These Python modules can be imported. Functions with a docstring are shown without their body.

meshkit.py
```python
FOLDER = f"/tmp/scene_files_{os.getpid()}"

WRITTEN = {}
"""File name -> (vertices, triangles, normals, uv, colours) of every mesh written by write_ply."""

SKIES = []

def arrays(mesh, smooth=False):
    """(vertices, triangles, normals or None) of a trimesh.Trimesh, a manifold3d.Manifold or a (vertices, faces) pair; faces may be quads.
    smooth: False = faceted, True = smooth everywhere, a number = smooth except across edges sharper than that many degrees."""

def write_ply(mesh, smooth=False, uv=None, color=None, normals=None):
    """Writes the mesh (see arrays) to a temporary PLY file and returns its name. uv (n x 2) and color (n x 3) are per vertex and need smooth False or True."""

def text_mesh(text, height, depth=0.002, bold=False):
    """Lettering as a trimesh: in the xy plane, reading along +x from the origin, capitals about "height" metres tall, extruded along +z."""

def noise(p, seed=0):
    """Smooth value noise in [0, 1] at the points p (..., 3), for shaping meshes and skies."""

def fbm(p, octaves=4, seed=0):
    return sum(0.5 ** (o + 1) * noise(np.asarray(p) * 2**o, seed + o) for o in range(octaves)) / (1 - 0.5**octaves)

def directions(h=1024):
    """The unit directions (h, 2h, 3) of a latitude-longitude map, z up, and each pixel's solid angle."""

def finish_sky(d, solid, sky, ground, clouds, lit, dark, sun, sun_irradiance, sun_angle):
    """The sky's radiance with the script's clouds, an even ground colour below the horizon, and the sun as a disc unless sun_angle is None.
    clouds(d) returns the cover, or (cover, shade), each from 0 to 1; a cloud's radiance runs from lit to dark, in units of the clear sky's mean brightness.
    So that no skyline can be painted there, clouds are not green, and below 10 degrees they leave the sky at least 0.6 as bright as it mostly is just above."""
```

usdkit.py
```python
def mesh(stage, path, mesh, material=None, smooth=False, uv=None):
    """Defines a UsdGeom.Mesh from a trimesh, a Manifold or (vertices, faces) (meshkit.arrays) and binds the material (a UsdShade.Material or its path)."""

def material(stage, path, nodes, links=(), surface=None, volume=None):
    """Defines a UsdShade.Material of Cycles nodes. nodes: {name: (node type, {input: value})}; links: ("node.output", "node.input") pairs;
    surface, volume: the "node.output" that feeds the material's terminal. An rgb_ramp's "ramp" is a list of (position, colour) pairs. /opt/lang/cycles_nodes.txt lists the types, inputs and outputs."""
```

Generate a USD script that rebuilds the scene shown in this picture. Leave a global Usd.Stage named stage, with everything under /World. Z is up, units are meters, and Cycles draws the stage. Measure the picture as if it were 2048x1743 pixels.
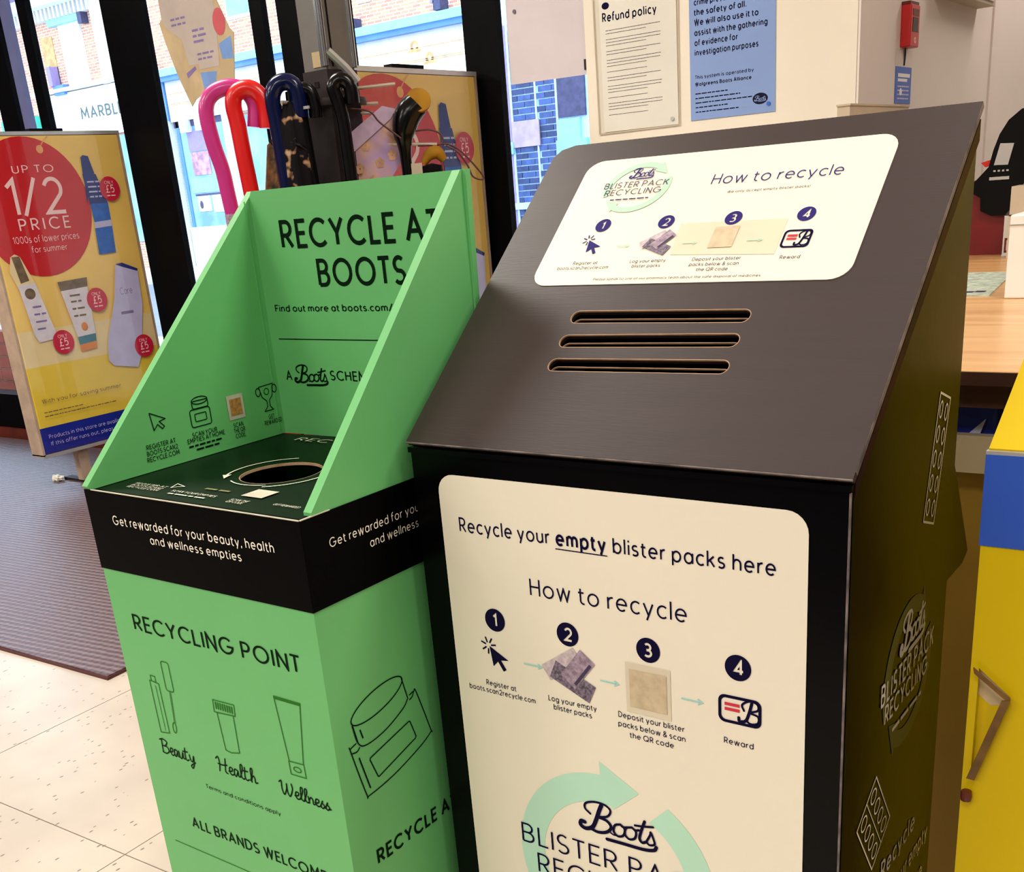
import math, random
import numpy as np
import trimesh
from shapely.geometry import Polygon, LineString, Point, box as rect
from shapely import affinity
from shapely.ops import unary_union
import usdkit
from pxr import Usd, UsdGeom, UsdLux, UsdShade, Sdf, Gf

random.seed(7)
stage = Usd.Stage.CreateInMemory()
UsdGeom.SetStageUpAxis(stage, 'Z')
UsdGeom.SetStageMetersPerUnit(stage, 1.0)
UsdGeom.Xform.Define(stage, '/World')

# ---------------------------------------------------------------- camera, sky, lights, exposure
EYE = np.array([0.0, 0.0, 1.09])
CR, CD, CW = (np.array(v) for v in ([0.81068269, 0.58012817, -0.07902456], [0.14747646, -0.33295281, -0.93133942], [-0.56660769, 0.74336648, -0.35547433]))
FPX, CY = 2154.02, 1200.45
cam = UsdGeom.Camera.Define(stage, '/World/camera')
cam.AddTransformOp().Set(Gf.Matrix4d(*CR, 0, *(-CD), 0, *(-CW), 0, *EYE, 1))
FMM = 36.0 * FPX / 2048
cam.CreateFocalLengthAttr(FMM)
cam.CreateHorizontalApertureAttr(36.0)
cam.CreateVerticalApertureAttr(36.0 * 1743 / 2048)
cam.CreateVerticalApertureOffsetAttr(FMM * (CY - 871.5) / FPX)
cam.CreateClippingRangeAttr(Gf.Vec2f(0.05, 500))
cam.CreateExposureAttr(0.0)

SKY = UsdLux.DomeLight.Define(stage, '/World/sky')
SKY.CreateColorAttr(Gf.Vec3f(0.57, 0.775, 1.0))
SKY.CreateIntensityAttr(1.6)

LAMP_COLOR = Gf.Vec3f(1.0, 0.95, 0.86)
LAMP_POWER = 14.0

# ---------------------------------------------------------------- helpers
used = set()
def numbered(path):
    if path not in used:
        used.add(path); return path
    k = 1
    while f'{path}_{k:03d}' in used: k += 1
    used.add(f'{path}_{k:03d}')
    return f'{path}_{k:03d}'

def keys(prim, label=None, category=None, group=None, kind=None):
    for k, v in (('label', label), ('category', category), ('group', group), ('kind', kind)):
        if v: prim.SetCustomDataByKey(k, v)

class T:
    """A thing: an Xform at its base, whose children are parts."""
    def __init__(s, name, label=None, cat=None, at=(0, 0, 0), group=None, kind=None):
        s.path = numbered('/World/' + name); s.o = np.array(at, float)
        x = UsdGeom.Xform.Define(stage, s.path); x.AddTranslateOp().Set(Gf.Vec3d(*map(float, at)))
        keys(x.GetPrim(), label, cat, group, kind)
    def part(s, name, mesh, mat, smooth=False, label=None, kind=None, parent=None):
        p = numbered((parent or s.path) + '/' + name)
        v, f = vf(mesh)
        m = usdkit.mesh(stage, p, trimesh.Trimesh(v - s.o, f, process=False), M[mat], smooth=smooth)
        keys(m.GetPrim(), label, None, None, kind)
        return p

def single(name, mesh, mat, label=None, cat=None, group=None, kind=None, smooth=False):
    p = numbered('/World/' + name)
    v, f = vf(mesh)
    m = usdkit.mesh(stage, p, trimesh.Trimesh(v, f, process=False), M[mat], smooth=smooth)
    keys(m.GetPrim(), label, cat, group, kind)
    return p

def vf(mesh):
    if hasattr(mesh, 'vertices'): return np.array(mesh.vertices, float), np.array(mesh.faces)
    return np.asarray(mesh[0], float), np.asarray(mesh[1])

def cat(ms):
    return trimesh.util.concatenate([m for m in ms if m is not None])

def bx(x0, x1, y0, y1, z0, z1):
    m = trimesh.creation.box([x1 - x0, y1 - y0, z1 - z0])
    m.apply_translation([(x0 + x1) / 2, (y0 + y1) / 2, (z0 + z1) / 2]); return m

def polys(g):
    if g is None or g.is_empty: return []
    return [p for p in getattr(g, 'geoms', [g]) if p.geom_type == 'Polygon' and p.area > 1e-10]

class Face:
    """A plane of a thing: origin, two unit directions; print and cut shapes are given in its own metres."""
    def __init__(s, o, ex, ey):
        s.o, s.ex, s.ey = np.array(o, float), np.array(ex, float), np.array(ey, float); s.n = np.cross(s.ex, s.ey)
    def to(s, uv, off=0.0):
        uv = np.asarray(uv, float); return s.o + uv[:, :1] * s.ex + uv[:, 1:2] * s.ey + off * s.n
    def flat(s, g, off=0.0004):
        out = []
        for p in polys(g):
            v, f = trimesh.creation.triangulate_polygon(p, engine='earcut')
            v, f = np.asarray(v, float), np.asarray(f)
            a = v[f]; ar = (a[:, 1, 0] - a[:, 0, 0]) * (a[:, 2, 1] - a[:, 0, 1]) - (a[:, 1, 1] - a[:, 0, 1]) * (a[:, 2, 0] - a[:, 0, 0])
            f[ar < 0] = f[ar < 0][:, ::-1]
            out.append(trimesh.Trimesh(s.to(v, off), f, process=False))
        return cat(out)
    def slab(s, g, t, front=0.0):
        """solid with its front on the plane (+front) and thickness t behind it"""
        out = []
        for p in polys(g):
            m = trimesh.creation.extrude_polygon(p, t, engine='earcut'); v = np.array(m.vertices)
            w = s.to(v[:, :2]) + (v[:, 2:3] - t + front) * s.n
            out.append(trimesh.Trimesh(w, m.faces, process=False))
        return cat(out)

def rr(x0, y0, x1, y1, r):
    r = min(r, (x1 - x0) / 2 - 1e-5, (y1 - y0) / 2 - 1e-5)
    return rect(x0 + r, y0 + r, x1 - r, y1 - r).buffer(r, quad_segs=6)
def ell(cx, cy, rx, ry, n=28):
    a = np.linspace(0, 2 * math.pi, n, endpoint=False); return Polygon(np.c_[cx + rx * np.cos(a), cy + ry * np.sin(a)])
def line(pts, w, cap='flat'):
    return LineString(pts).buffer(w / 2, cap_style=cap, join_style='round', quad_segs=3)
def arcp(cx, cy, rx, ry, a0, a1, n=None):
    n = n or max(4, int(abs(a1 - a0) / 15) + 1); a = np.radians(np.linspace(a0, a1, n))
    return list(zip(cx + rx * np.cos(a), cy + ry * np.sin(a)))
def spline(pts, n=8, closed=False):
    p = np.array(pts, float)
    if len(p) < 3: return p
    q = np.vstack([p[-1:], p, p[:2]]) if closed else np.vstack([2 * p[0] - p[1], p, 2 * p[-1] - p[-2]])
    out = []
    for i in range(len(q) - 3):
        a, b, c, d = q[i:i + 4]
        for t in np.linspace(0, 1, n, endpoint=False):
            out.append(.5 * (2 * b + (c - a) * t + (2 * a - 5 * b + 4 * c - d) * t * t + (3 * b - a - 3 * c + d) * t ** 3))
    if not closed: out.append(p[-1])
    return np.array(out)

def tube(pts, r, n=12, cap=True, sm=5):
    """a round tube along a smoothed path; r is a number or one radius per given point"""
    pts = np.array(pts, float); rr_ = np.full(len(pts), r, float) if np.ndim(r) == 0 else np.array(r, float)
    if sm and len(pts) > 2:
        d = spline(np.c_[pts, rr_], sm); pts, rr_ = d[:, :3], d[:, 3]
    t = np.gradient(pts, axis=0); t /= np.maximum(np.linalg.norm(t, axis=1, keepdims=True), 1e-9)
    u = np.cross(t[0], [0, 0, 1.0]) if abs(t[0][2]) < .9 else np.cross(t[0], [1.0, 0, 0])
    V, F = [], []
    for i in range(len(pts)):
        u = u - t[i] * (u @ t[i]); u /= np.linalg.norm(u); w = np.cross(t[i], u)
        a = np.linspace(0, 2 * math.pi, n, endpoint=False)
        V.append(pts[i] + rr_[i] * (np.cos(a)[:, None] * u + np.sin(a)[:, None] * w))
    V = np.vstack(V)
    for i in range(len(pts) - 1):
        for k in range(n):
            a, b = i * n + k, i * n + (k + 1) % n
            F += [[a, b, b + n], [a, b + n, a + n]]
    if cap:
        c0, c1 = len(V), len(V) + 1; V = np.vstack([V, pts[:1], pts[-1:]]); L = (len(pts) - 1) * n
        for k in range(n):
            F += [[c0, (k + 1) % n, k], [c1, L + k, L + (k + 1) % n]]
    return trimesh.Trimesh(V, np.array(F), process=False)

def lathe(prof, n=24, at=(0, 0, 0), flute=0, depth=0):
    """profile [(radius, z)] turned about z; flute folds the outline like a closed umbrella"""
    V, F = [], []
    a = np.linspace(0, 2 * math.pi, n, endpoint=False); k = 1 + (depth * np.cos(flute * a) if flute else 0)
    for r, z in prof: V.append(np.c_[r * k * np.cos(a), r * k * np.sin(a), np.full(n, z)])
    V = np.vstack(V) + np.array(at)
    for i in range(len(prof) - 1):
        for j in range(n):
            p, q = i * n + j, i * n + (j + 1) % n
            F += [[p, q, q + n], [p, q + n, p + n]]
    return trimesh.Trimesh(V, np.array(F), process=False)

def rbox(x0, x1, y0, y1, z0, z1, r=.01):
    """box with rounded edges"""
    from manifold3d import Manifold
    sp = Manifold.sphere(r, 16)
    c = [sp.translate([x, y, z]) for x in (x0 + r, x1 - r) for y in (y0 + r, y1 - r) for z in (z0 + r, z1 - r)]
    m = Manifold.batch_hull(c).to_mesh(); return trimesh.Trimesh(m.vert_properties[:, :3], m.tri_verts, process=False)

# ---------------------------------------------------------------- lettering: a geometric sans drawn as strokes
A = lambda cx, cy, rx, ry, a0, a1: ('a', cx, cy, rx, ry, a0, a1)
GL = {
 'A': [[(0, 0), (.37, 1), (.74, 0)], [(.13, .34), (.61, .34)]],
 'B': [[(0, 0), (0, 1), (.27, 1), A(.27, .76, .24, .24, 90, -90), (0, .52)], [(.27, .52), A(.29, .26, .27, .26, 90, -90), (0, 0)]],
 'C': [[A(.5, .5, .48, .5, 46, 314)]],
 'D': [[(0, 0), (0, 1), (.25, 1), A(.25, .5, .45, .5, 90, -90), (0, 0)]],
 'E': [[(.5, 1), (0, 1), (0, 0), (.5, 0)], [(0, .52), (.44, .52)]],
 'F': [[(.5, 1), (0, 1), (0, 0)], [(0, .5), (.42, .5)]],
 'G': [[A(.5, .5, .48, .5, 46, 352), (.98, .46), (.56, .46)]],
 'H': [[(0, 0), (0, 1)], [(.62, 0), (.62, 1)], [(0, .52), (.62, .52)]],
 'I': [[(0, 0), (0, 1)]],
 'J': [[(.34, 1), (.34, .25), A(.12, .25, .22, .25, 0, -120)]],
 'K': [[(0, 0), (0, 1)], [(.54, 1), (.02, .44)], [(.2, .62), (.58, 0)]],
 'L': [[(0, 1), (0, 0), (.46, 0)]],
 'M': [[(0, 0), (.08, 1), (.44, .3), (.8, 1), (.88, 0)]],
 'N': [[(0, 0), (0, 1), (.62, 0), (.62, 1)]],
 'O': [[A(.5, .5, .49, .5, 0, 360)]],
 'P': [[(0, 0), (0, 1), (.26, 1), A(.26, .73, .27, .27, 90, -90), (0, .46)]],
 'Q': [[A(.5, .5, .49, .5, 0, 360)], [(.58, .3), (.95, -.05)]],
 'R': [[(0, 0), (0, 1), (.26, 1), A(.26, .73, .27, .27, 90, -90), (0, .46)], [(.24, .46), (.56, 0)]],
 'S': [[A(.28, .74, .25, .26, 42, 270), A(.27, .24, .27, .24, 90, -145)]],
 'T': [[(0, 1), (.6, 1)], [(.3, 1), (.3, 0)]],
 'U': [[(0, 1), (0, .28), A(.3, .28, .3, .28, 180, 360), (.6, 1)]],
 'V': [[(0, 1), (.34, 0), (.68, 1)]],
 'W': [[(0, 1), (.25, 0), (.5, 1), (.75, 0), (1.0, 1)]],
 'X': [[(0, 0), (.6, 1)], [(0, 1), (.6, 0)]],
 'Y': [[(0, 1), (.33, .46), (.66, 1)], [(.33, .46), (.33, 0)]],
 'Z': [[(0, 1), (.56, 1), (0, 0), (.56, 0)]],
 'a': [[A(.3, .34, .3, .34, 0, 360)], [(.6, .68), (.6, 0)]],
 'b': [[A(.3, .34, .3, .34, 0, 360)], [(0, 1.02), (0, 0)]],
 'c': [[A(.32, .34, .31, .34, 48, 312)]],
 'd': [[A(.3, .34, .3, .34, 0, 360)], [(.6, 1.02), (.6, 0)]],
 'e': [[(.01, .35), (.61, .35), A(.31, .34, .3, .34, 4, 312)]],
 'f': [[A(.33, .79, .21, .23, 75, 180), (.12, 0)], [(0, .66), (.34, .66)]],
 'g': [[A(.3, .34, .3, .34, 0, 360)], [(.6, .68), (.6, -.04), A(.31, -.04, .29, .24, 0, -150)]],
 'h': [[(0, 1.02), (0, 0)], [(0, .4), A(.26, .4, .26, .28, 180, 0), (.52, 0)]],
 'i': [[(0, .68), (0, 0)], [(0, .86), (0, .99)]],
 'j': [[(.1, .68), (.1, -.12), A(-.06, -.12, .16, .16, 0, -90)], [(.1, .86), (.1, .99)]],
 'k': [[(0, 1.02), (0, 0)], [(.46, .68), (.03, .3)], [(.17, .42), (.5, 0)]],
 'l': [[(0, 1.02), (0, 0)]],
 'm': [[(0, .68), (0, 0)], [(0, .42), A(.22, .42, .22, .26, 180, 0), (.44, 0)], [(.44, .42), A(.66, .42, .22, .26, 180, 0), (.88, 0)]],
 'n': [[(0, .68), (0, 0)], [(0, .4), A(.26, .4, .26, .28, 180, 0), (.52, 0)]],
 'o': [[A(.33, .34, .33, .34, 0, 360)]],
 'p': [[A(.3, .34, .3, .34, 0, 360)], [(0, .68), (0, -.28)]],
 'q': [[A(.3, .34, .3, .34, 0, 360)], [(.6, .68), (.6, -.28)]],
 'r': [[(0, .68), (0, 0)], [(0, .38), A(.28, .38, .28, .29, 180, 82)]],
 's': [[A(.22, .51, .2, .17, 40, 270), A(.22, .17, .22, .17, 90, -145)]],
 't': [[(.14, .9), (.14, .2), A(.34, .2, .2, .2, 180, 285)], [(0, .66), (.36, .66)]],
 'u': [[(0, .68), (0, .28), A(.26, .28, .26, .28, 180, 360), (.52, .68)], [(.52, .68), (.52, 0)]],
 'v': [[(0, .68), (.27, 0), (.54, .68)]],
 'w': [[(0, .68), (.2, 0), (.42, .68), (.64, 0), (.84, .68)]],
 'x': [[(0, 0), (.5, .68)], [(0, .68), (.5, 0)]],
 'y': [[(0, .68), (.28, .02)], [(.56, .68), (.18, -.28)]],
 'z': [[(0, .68), (.46, .68), (0, 0), (.46, 0)]],
 '0': [[A(.32, .5, .32, .5, 0, 360)]], '1': [[(0, .8), (.24, 1), (.24, 0)]],
 '2': [[A(.29, .7, .28, .3, 160, -35), (0, 0), (.6, 0)]],
 '3': [[A(.26, .75, .25, .25, 140, -90), A(.26, .26, .3, .26, 90, -140)]],
 '4': [[(.44, 0), (.44, 1), (0, .26), (.62, .26)]],
 '5': [[(.5, 1), (.08, 1), (.04, .55), A(.25, .33, .3, .33, 120, -130)]],
 '6': [[A(.3, .32, .3, .32, 0, 360)], [(.03, .4), (.4, 1)]], '7': [[(0, 1), (.54, 1), (.16, 0)]],
 '8': [[A(.3, .76, .24, .24, 0, 360)], [A(.3, .27, .3, .27, 0, 360)]], '9': [[A(.3, .68, .3, .32, 0, 360)], [(.57, .6), (.2, 0)]],
 '.': [[(0, 0), (0, .13)]], ',': [[(.04, .12), (0, -.14)]], '/': [[(0, -.05), (.5, 1.05)]], '!': [[(0, 1), (0, .3)], [(0, 0), (0, .13)]],
 "'": [[(0, 1), (0, .75)]], '-': [[(0, .36), (.32, .36)]], ':': [[(0, 0), (0, .13)], [(0, .5), (0, .63)]],
 '&': [[(.66, 0), (.16, .66), A(.3, .8, .18, .2, 215, -45), (.1, .4), A(.26, .22, .24, .22, 140, 330), (.66, .42)]],
 '%': [[A(.15, .8, .15, .2, 0, 360)], [A(.6, .2, .15, .2, 0, 360)], [(.1, 0), (.65, 1)]],
 'L£': [[(.6, 0), (0, 0), (.16, .2), (.16, .75), A(.36, .75, .2, .25, 180, 40)], [(0, .45), (.4, .45)]],
}
def strokes(ch):
    out = []
    for st in GL.get(ch, []):
        p = []
        for e in st: p += arcp(*e[1:]) if e[0] == 'a' else [e]
        out.append(p)
    return out
def text(s, x0, y0, h, x1=None, w=.13, track=.2, center=None, slant=0.0):
    """lettering with capitals h tall on the baseline y0 from x0, stretched to end at x1 if given"""
    gs, x = [], 0.0
    for ch in s:
        if ch == ' ': x += .34; continue
        st = strokes('L£' if ch == '£' else ch)
        if not st: continue
        g = unary_union([LineString(p).buffer(w / 2, cap_style='flat', join_style='mitre', mitre_limit=2, quad_segs=2) for p in st])
        b = g.bounds
        gs.append(affinity.translate(g, x - b[0], 0)); x += b[2] - b[0] + track
    if not gs: return None
    W = x - track; G = unary_union(gs)
    sx = (x1 - x0) / W if x1 is not None else h
    if center is not None: x0 = center - W * sx / 2
    return affinity.affine_transform(G, [sx, slant * h, 0, h, x0, y0])
def greek(x0, x1, y0, h, seed=0):
    """print too small to read: a row of word-long dashes"""
    r = random.Random(seed); out, x = [], x0; u = h * 1.0
    while x < x1 - u:
        L = min(u * r.uniform(1.2, 4.5), x1 - x); out.append(rect(x, y0, x + L, y0 + h * .62)); x += L + u * .6
    return unary_union(out)
def script(strs, w, x0, y0, sx, sy):
    return unary_union([LineString(spline([(x0 + a * sx, y0 + b * sy) for a, b in st], 6)).buffer(w / 2, quad_segs=3) for st in strs])
def ring(cx, cy, r, w): return Point(cx, cy).buffer(r + w / 2, quad_segs=10).difference(Point(cx, cy).buffer(r - w / 2, quad_segs=10))

# the script wordmark (unit box about 1.9 x 1.05)
def wordmark(x0, y0, x1, y1, bold=1.0):
    sx, sy = (x1 - x0) / 1.95, (y1 - y0) / 1.22
    t = lambda p: [(x0 + a * sx, y0 + (b + .16) * sy) for a, b in p]
    s = min(sx, sy)
    L = lambda p, w, n=6: LineString(spline(t(p), n)).buffer(w * s * bold / 2, quad_segs=3)
    g = [L([(.60, .98), (.52, .72), (.44, .42), (.34, .15), (.16, .03), (.03, .10), (.05, .24), (.14, .24)], .13),
         L([(.30, .58), (.17, .72), (.20, .90), (.42, 1.02), (.68, 1.02), (.82, .88), (.74, .66), (.50, .55)], .07),
         L([(.50, .55), (.72, .50), (.82, .32), (.70, .12), (.48, .03), (.28, .08)], .10),
         L([(.80, .14), (.88, .10), (.97, .12)], .05),
         L([(1.06, .52), (.92, .44), (.88, .22), (.98, .10), (1.12, .18), (1.16, .40), (1.06, .52), (1.12, .46), (1.24, .50)], .075),
         L([(1.34, .54), (1.20, .46), (1.16, .24), (1.26, .12), (1.40, .20), (1.44, .42), (1.34, .54), (1.42, .48), (1.52, .52)], .075),
         L([(1.66, .86), (1.58, .56), (1.52, .26), (1.58, .14), (1.68, .20)], .09), L([(1.42, .64), (1.60, .68), (1.86, .76)], .07),
         L([(1.68, .20), (1.78, .46), (1.80, .56), (1.86, .36), (1.88, .20), (1.76, .13), (1.70, .18)], .07),
         L([(.70, -.12), (1.1, -.10), (1.6, -.08), (1.86, .0), (1.92, .12)], .11)]
    return unary_union(g)

# ---------------------------------------------------------------- materials
M = {}
def pm(name, col, rough=.5, metal=0.0, spec=.5, var=0.06, scale=14.0, bump=0.0, bscale=60.0, coat=0.0, emit=0.0, stretch=None, col2=None):
    """principled material with a slight procedural mottling of its colour and, if asked, a fine relief"""
    c = np.array(col, float); d = np.array(col2, float) if col2 is not None else c * (1 - var * 2)
    n = {'tc': ('geometry', {}), 'mp': ('mapping', {'scale': stretch or (1, 1, 1)}), 'n': ('noise_texture', {'scale': scale, 'detail': 3.0}),
         'r': ('rgb_ramp', {'ramp': [(0.35, tuple(d)), (0.65, tuple(np.minimum(c, 1)))]}),
         'p': ('principled_bsdf', {'roughness': rough, 'metallic': metal, 'specular_ior_level': spec, 'coat_weight': coat, 'coat_roughness': .08})}
    l = [('tc.position', 'mp.vector'), ('mp.vector', 'n.vector'), ('n.fac', 'r.fac'), ('r.color', 'p.base_color')]
    if bump:
        n['nb'] = ('noise_texture', {'scale': bscale, 'detail': 3.0}); n['b'] = ('bump', {'strength': bump, 'distance': .002})
        l += [('mp.vector', 'nb.vector'), ('nb.fac', 'b.height'), ('b.normal', 'p.normal')]
    if emit:
        n['p'][1].update({'emission_strength': emit, 'emission_color': tuple(c)})
    M[name] = usdkit.material(stage, '/World/Looks/' + name, n, l, surface='p.BSDF')
def glass(name, tint=(1, 1, 1), k=.35):
    M[name] = usdkit.material(stage, '/World/Looks/' + name, {'f': ('layer_weight', {'blend': .5}), 'p': ('math', {'math_type': 'power', 'value2': 4.0}), 's': ('math', {'math_type': 'multiply_add', 'value2': k, 'value3': .02}),
        't': ('transparent_bsdf', {'color': tint}), 'g': ('glossy_bsdf', {'color': (1, 1, 1), 'roughness': .03}), 'm': ('mix_closure', {})},
        [('f.facing', 'p.value1'), ('p.value', 's.value1'), ('s.value', 'm.fac'), ('t.BSDF', 'm.closure1'), ('g.BSDF', 'm.closure2')], surface='m.closure')

pm('green_card', (.135, .48, .155), .45, var=.02, scale=6, bump=.05, bscale=25)
pm('green_ink', (.002,.012,.004), .5, spec=.04, var=0)
pm('green_line', (.030, .16, .020), .5, spec=.04, var=0)
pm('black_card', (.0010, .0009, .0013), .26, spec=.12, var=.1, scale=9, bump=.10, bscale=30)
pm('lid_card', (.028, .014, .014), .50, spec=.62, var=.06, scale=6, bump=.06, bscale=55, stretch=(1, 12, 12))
pm('collar_ink', (.0016, .0014, .0016), .45, spec=.03, var=.1)
pm('hopper_card', (.0012, .0062, .0020), .36, spec=.08, var=.1)
pm('kraft', (.46, .27, .16), .8, var=.12, scale=80)
pm('pale_edge', (.62, .56, .44), .8, var=.1, scale=60)
pm('worn_edge', (.22, .17, .16), .8, var=.35, scale=45)
pm('label_cream', (.88, .80, .655), .42, var=.01, scale=4)
pm('label_patch', (.74, .64, .48), .5, var=.03)
pm('navy_ink', (.006, .004, .030), .5, spec=.04, var=0)
pm('violet_ink', (.035, .025, .16), .5, spec=.04, var=0)
pm('grey_ink', (.07, .055, .10), .5, spec=.04, var=0)
pm('mint_ink', (.50, .80, .62), .5, var=.02)
pm('mint_faint', (.46, .68, .52), .5, var=.02)
pm('teal_ink', (.34, .66, .62), .5, var=0)
pm('red_ink', (.62, .02, .05), .5, var=0)
pm('white_ink', (.86, .78, .66), .5, var=0)
pm('olive_ink', (.16, .15, .03), .5, var=.05)
pm('mauve', (.44, .32, .42), .5, var=.25, scale=260)
pm('mauve_dark', (.26, .19, .28), .5, var=.4, scale=420)
pm('mauve_pale', (.66, .54, .58), .5, var=.15, scale=200)
pm('qr_paper', (.66, .52, .34), .6, var=.1, scale=120)
pm('orange_sticker', (.55, .24, .06), .6, var=.2, scale=300)
pm('yellow_card', (.66, .46, .001), .42, spec=.2, var=.03, scale=5, bump=.05, bscale=14)
pm('blue_card', (.020, .085, .48), .4, var=.06, scale=9)
pm('counter_wood', (.72, .42, .18), .30, var=.10, scale=3.0, stretch=(1, 9, 9), col2=(.58, .30, .11))
pm('dark_wood', (.055, .016, .008), .5, var=.2, scale=5, stretch=(1, 9, 9))
pm('mustard', (.34, .20, .025), .45, var=.1, scale=4)
pm('bag_blue', (.012, .030, .42), .5, var=.15, scale=30)
pm('flap_brown', (.030, .006, .003), .6, spec=.15, var=.3, scale=40)
pm('beige', (.55, .46, .34), .55, var=.05)
pm('wall_cream', (.86, .78, .65), .7, var=.035, scale=2.2, bump=.05, bscale=120)
pm('wall_pink', (.84, .74, .69), .7, var=.035, scale=1.6, bump=.05, bscale=120)
pm('ceiling_white', (.80, .76, .70), .8, var=.03)
pm('paint_dark', (.16, .14, .13), .8, var=.05)
pm('frame_black', (.0015, .0015, .0022), .4, spec=.06, var=.2)
pm('frame_violet', (.16, .17, .36), .3, var=.05)
pm('trim_red', (.14, .018, .008), .45, var=.2)
pm('paper_pink', (.80, .67, .64), .7, var=.03, scale=5)
pm('paper_white', (.90, .85, .74), .6, var=.03, scale=5)
pm('paper_blue', (.28, .42, .80), .5, var=.04, scale=4)
pm('call_red', (.55, .012, .012), .35, var=.05)
pm('tag_blue', (.03, .13, .60), .4, var=.05)
pm('plastic_black', (.004, .0035, .004), .28, spec=.15, var=.1)
pm('plastic_red', (.20, .003, .007), .4, var=.1)
pm('screen_grey', (.42, .40, .40), .25, var=.03)
pm('leaflet', (.55, .64, .52), .5, var=.25, scale=60)
pm('white_plastic', (.85, .84, .82), .35, var=.02)
pm('grey_metal', (.17, .155, .14), .45, metal=.25, var=.08, scale=8, bump=.04)
pm('dark_metal', (.035, .026, .028), .5, metal=.2, spec=.2, var=.08)
pm('chrome', (.75, .78, .84), .14, metal=1.0, var=.03)
pm('prong', (.62, .50, .40), .35, metal=.5, var=.05)
pm('pink_handle', (.60, .030, .25), .30, var=.04, coat=.3)
pm('red_handle', (.72, .006, .006), .30, var=.03, coat=.3)
pm('blue_handle', (.0015, .005, .045), .18, spec=.4, var=.05)
pm('black_handle', (.003, .0025, .003), .20, spec=.3, var=.1)
pm('pink_cloth', (.62, .10, .22), .7, var=.25, scale=60)
pm('red_cloth', (.45, .01, .01), .7, var=.1)
pm('navy_cloth', (.006, .008, .030), .7, var=.2)
pm('black_cloth', (.004, .003, .004), .7, spec=.1, var=.2)
pm('leopard', (.30, .13, .035), .7, col2=(.03, .015, .006), scale=55)
M['dark_floral'] = usdkit.material(stage, '/World/Looks/dark_floral', {'g': ('geometry', {}), 'n': ('noise_texture', {'scale': 34.0, 'detail': 2.0}),
    'r': ('rgb_ramp', {'ramp': [(.0, (.004, .003, .005)), (.60, (.006, .004, .006)), (.66, (.40, .22, .12)), (.72, (.55, .42, .30)), (.80, (.20, .03, .05))]}), 'p': ('principled_bsdf', {'roughness': .6, 'specular_ior_level': .1})},
    [('g.position', 'n.vector'), ('n.fac', 'r.fac'), ('r.color', 'p.base_color')], surface='p.BSDF')
pm('floral', (.40, .26, .50), .6, col2=(.60, .34, .24), scale=22)
pm('lavender', (.56, .40, .58), .55, var=.1, scale=40)
pm('petal', (.66, .36, .22), .6, var=.2, scale=60)
pm('wood_end', (.40, .19, .012), .6, spec=.15, var=.15, scale=30)
pm('cord_red', (.10, .012, .014), .5, var=.3, scale=300)
pm('poster_yellow', (.95, .62, .15), .22, var=.05, scale=4, coat=.25)
pm('poster_gold', (.86, .60, .06), .22, var=.02, coat=.25)
pm('poster_pale', (.86, .66, .34), .22, var=.03, coat=.25)
pm('poster_red', (.60, .008, .012), .2, var=.03, coat=.3)
pm('poster_blue', (.012, .025, .30), .2, var=.04, coat=.3)
pm('bubble_red', (.62, .012, .05), .25, var=.03)
pm('pink_print', (.92, .62, .58), .3, var=0)
pm('prod_navy', (.03, .04, .24), .25, var=.15)
pm('prod_blue', (.01, .13, .60), .25, var=.15, scale=40)
pm('prod_lilac', (.58, .54, .80), .25, var=.05)
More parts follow.
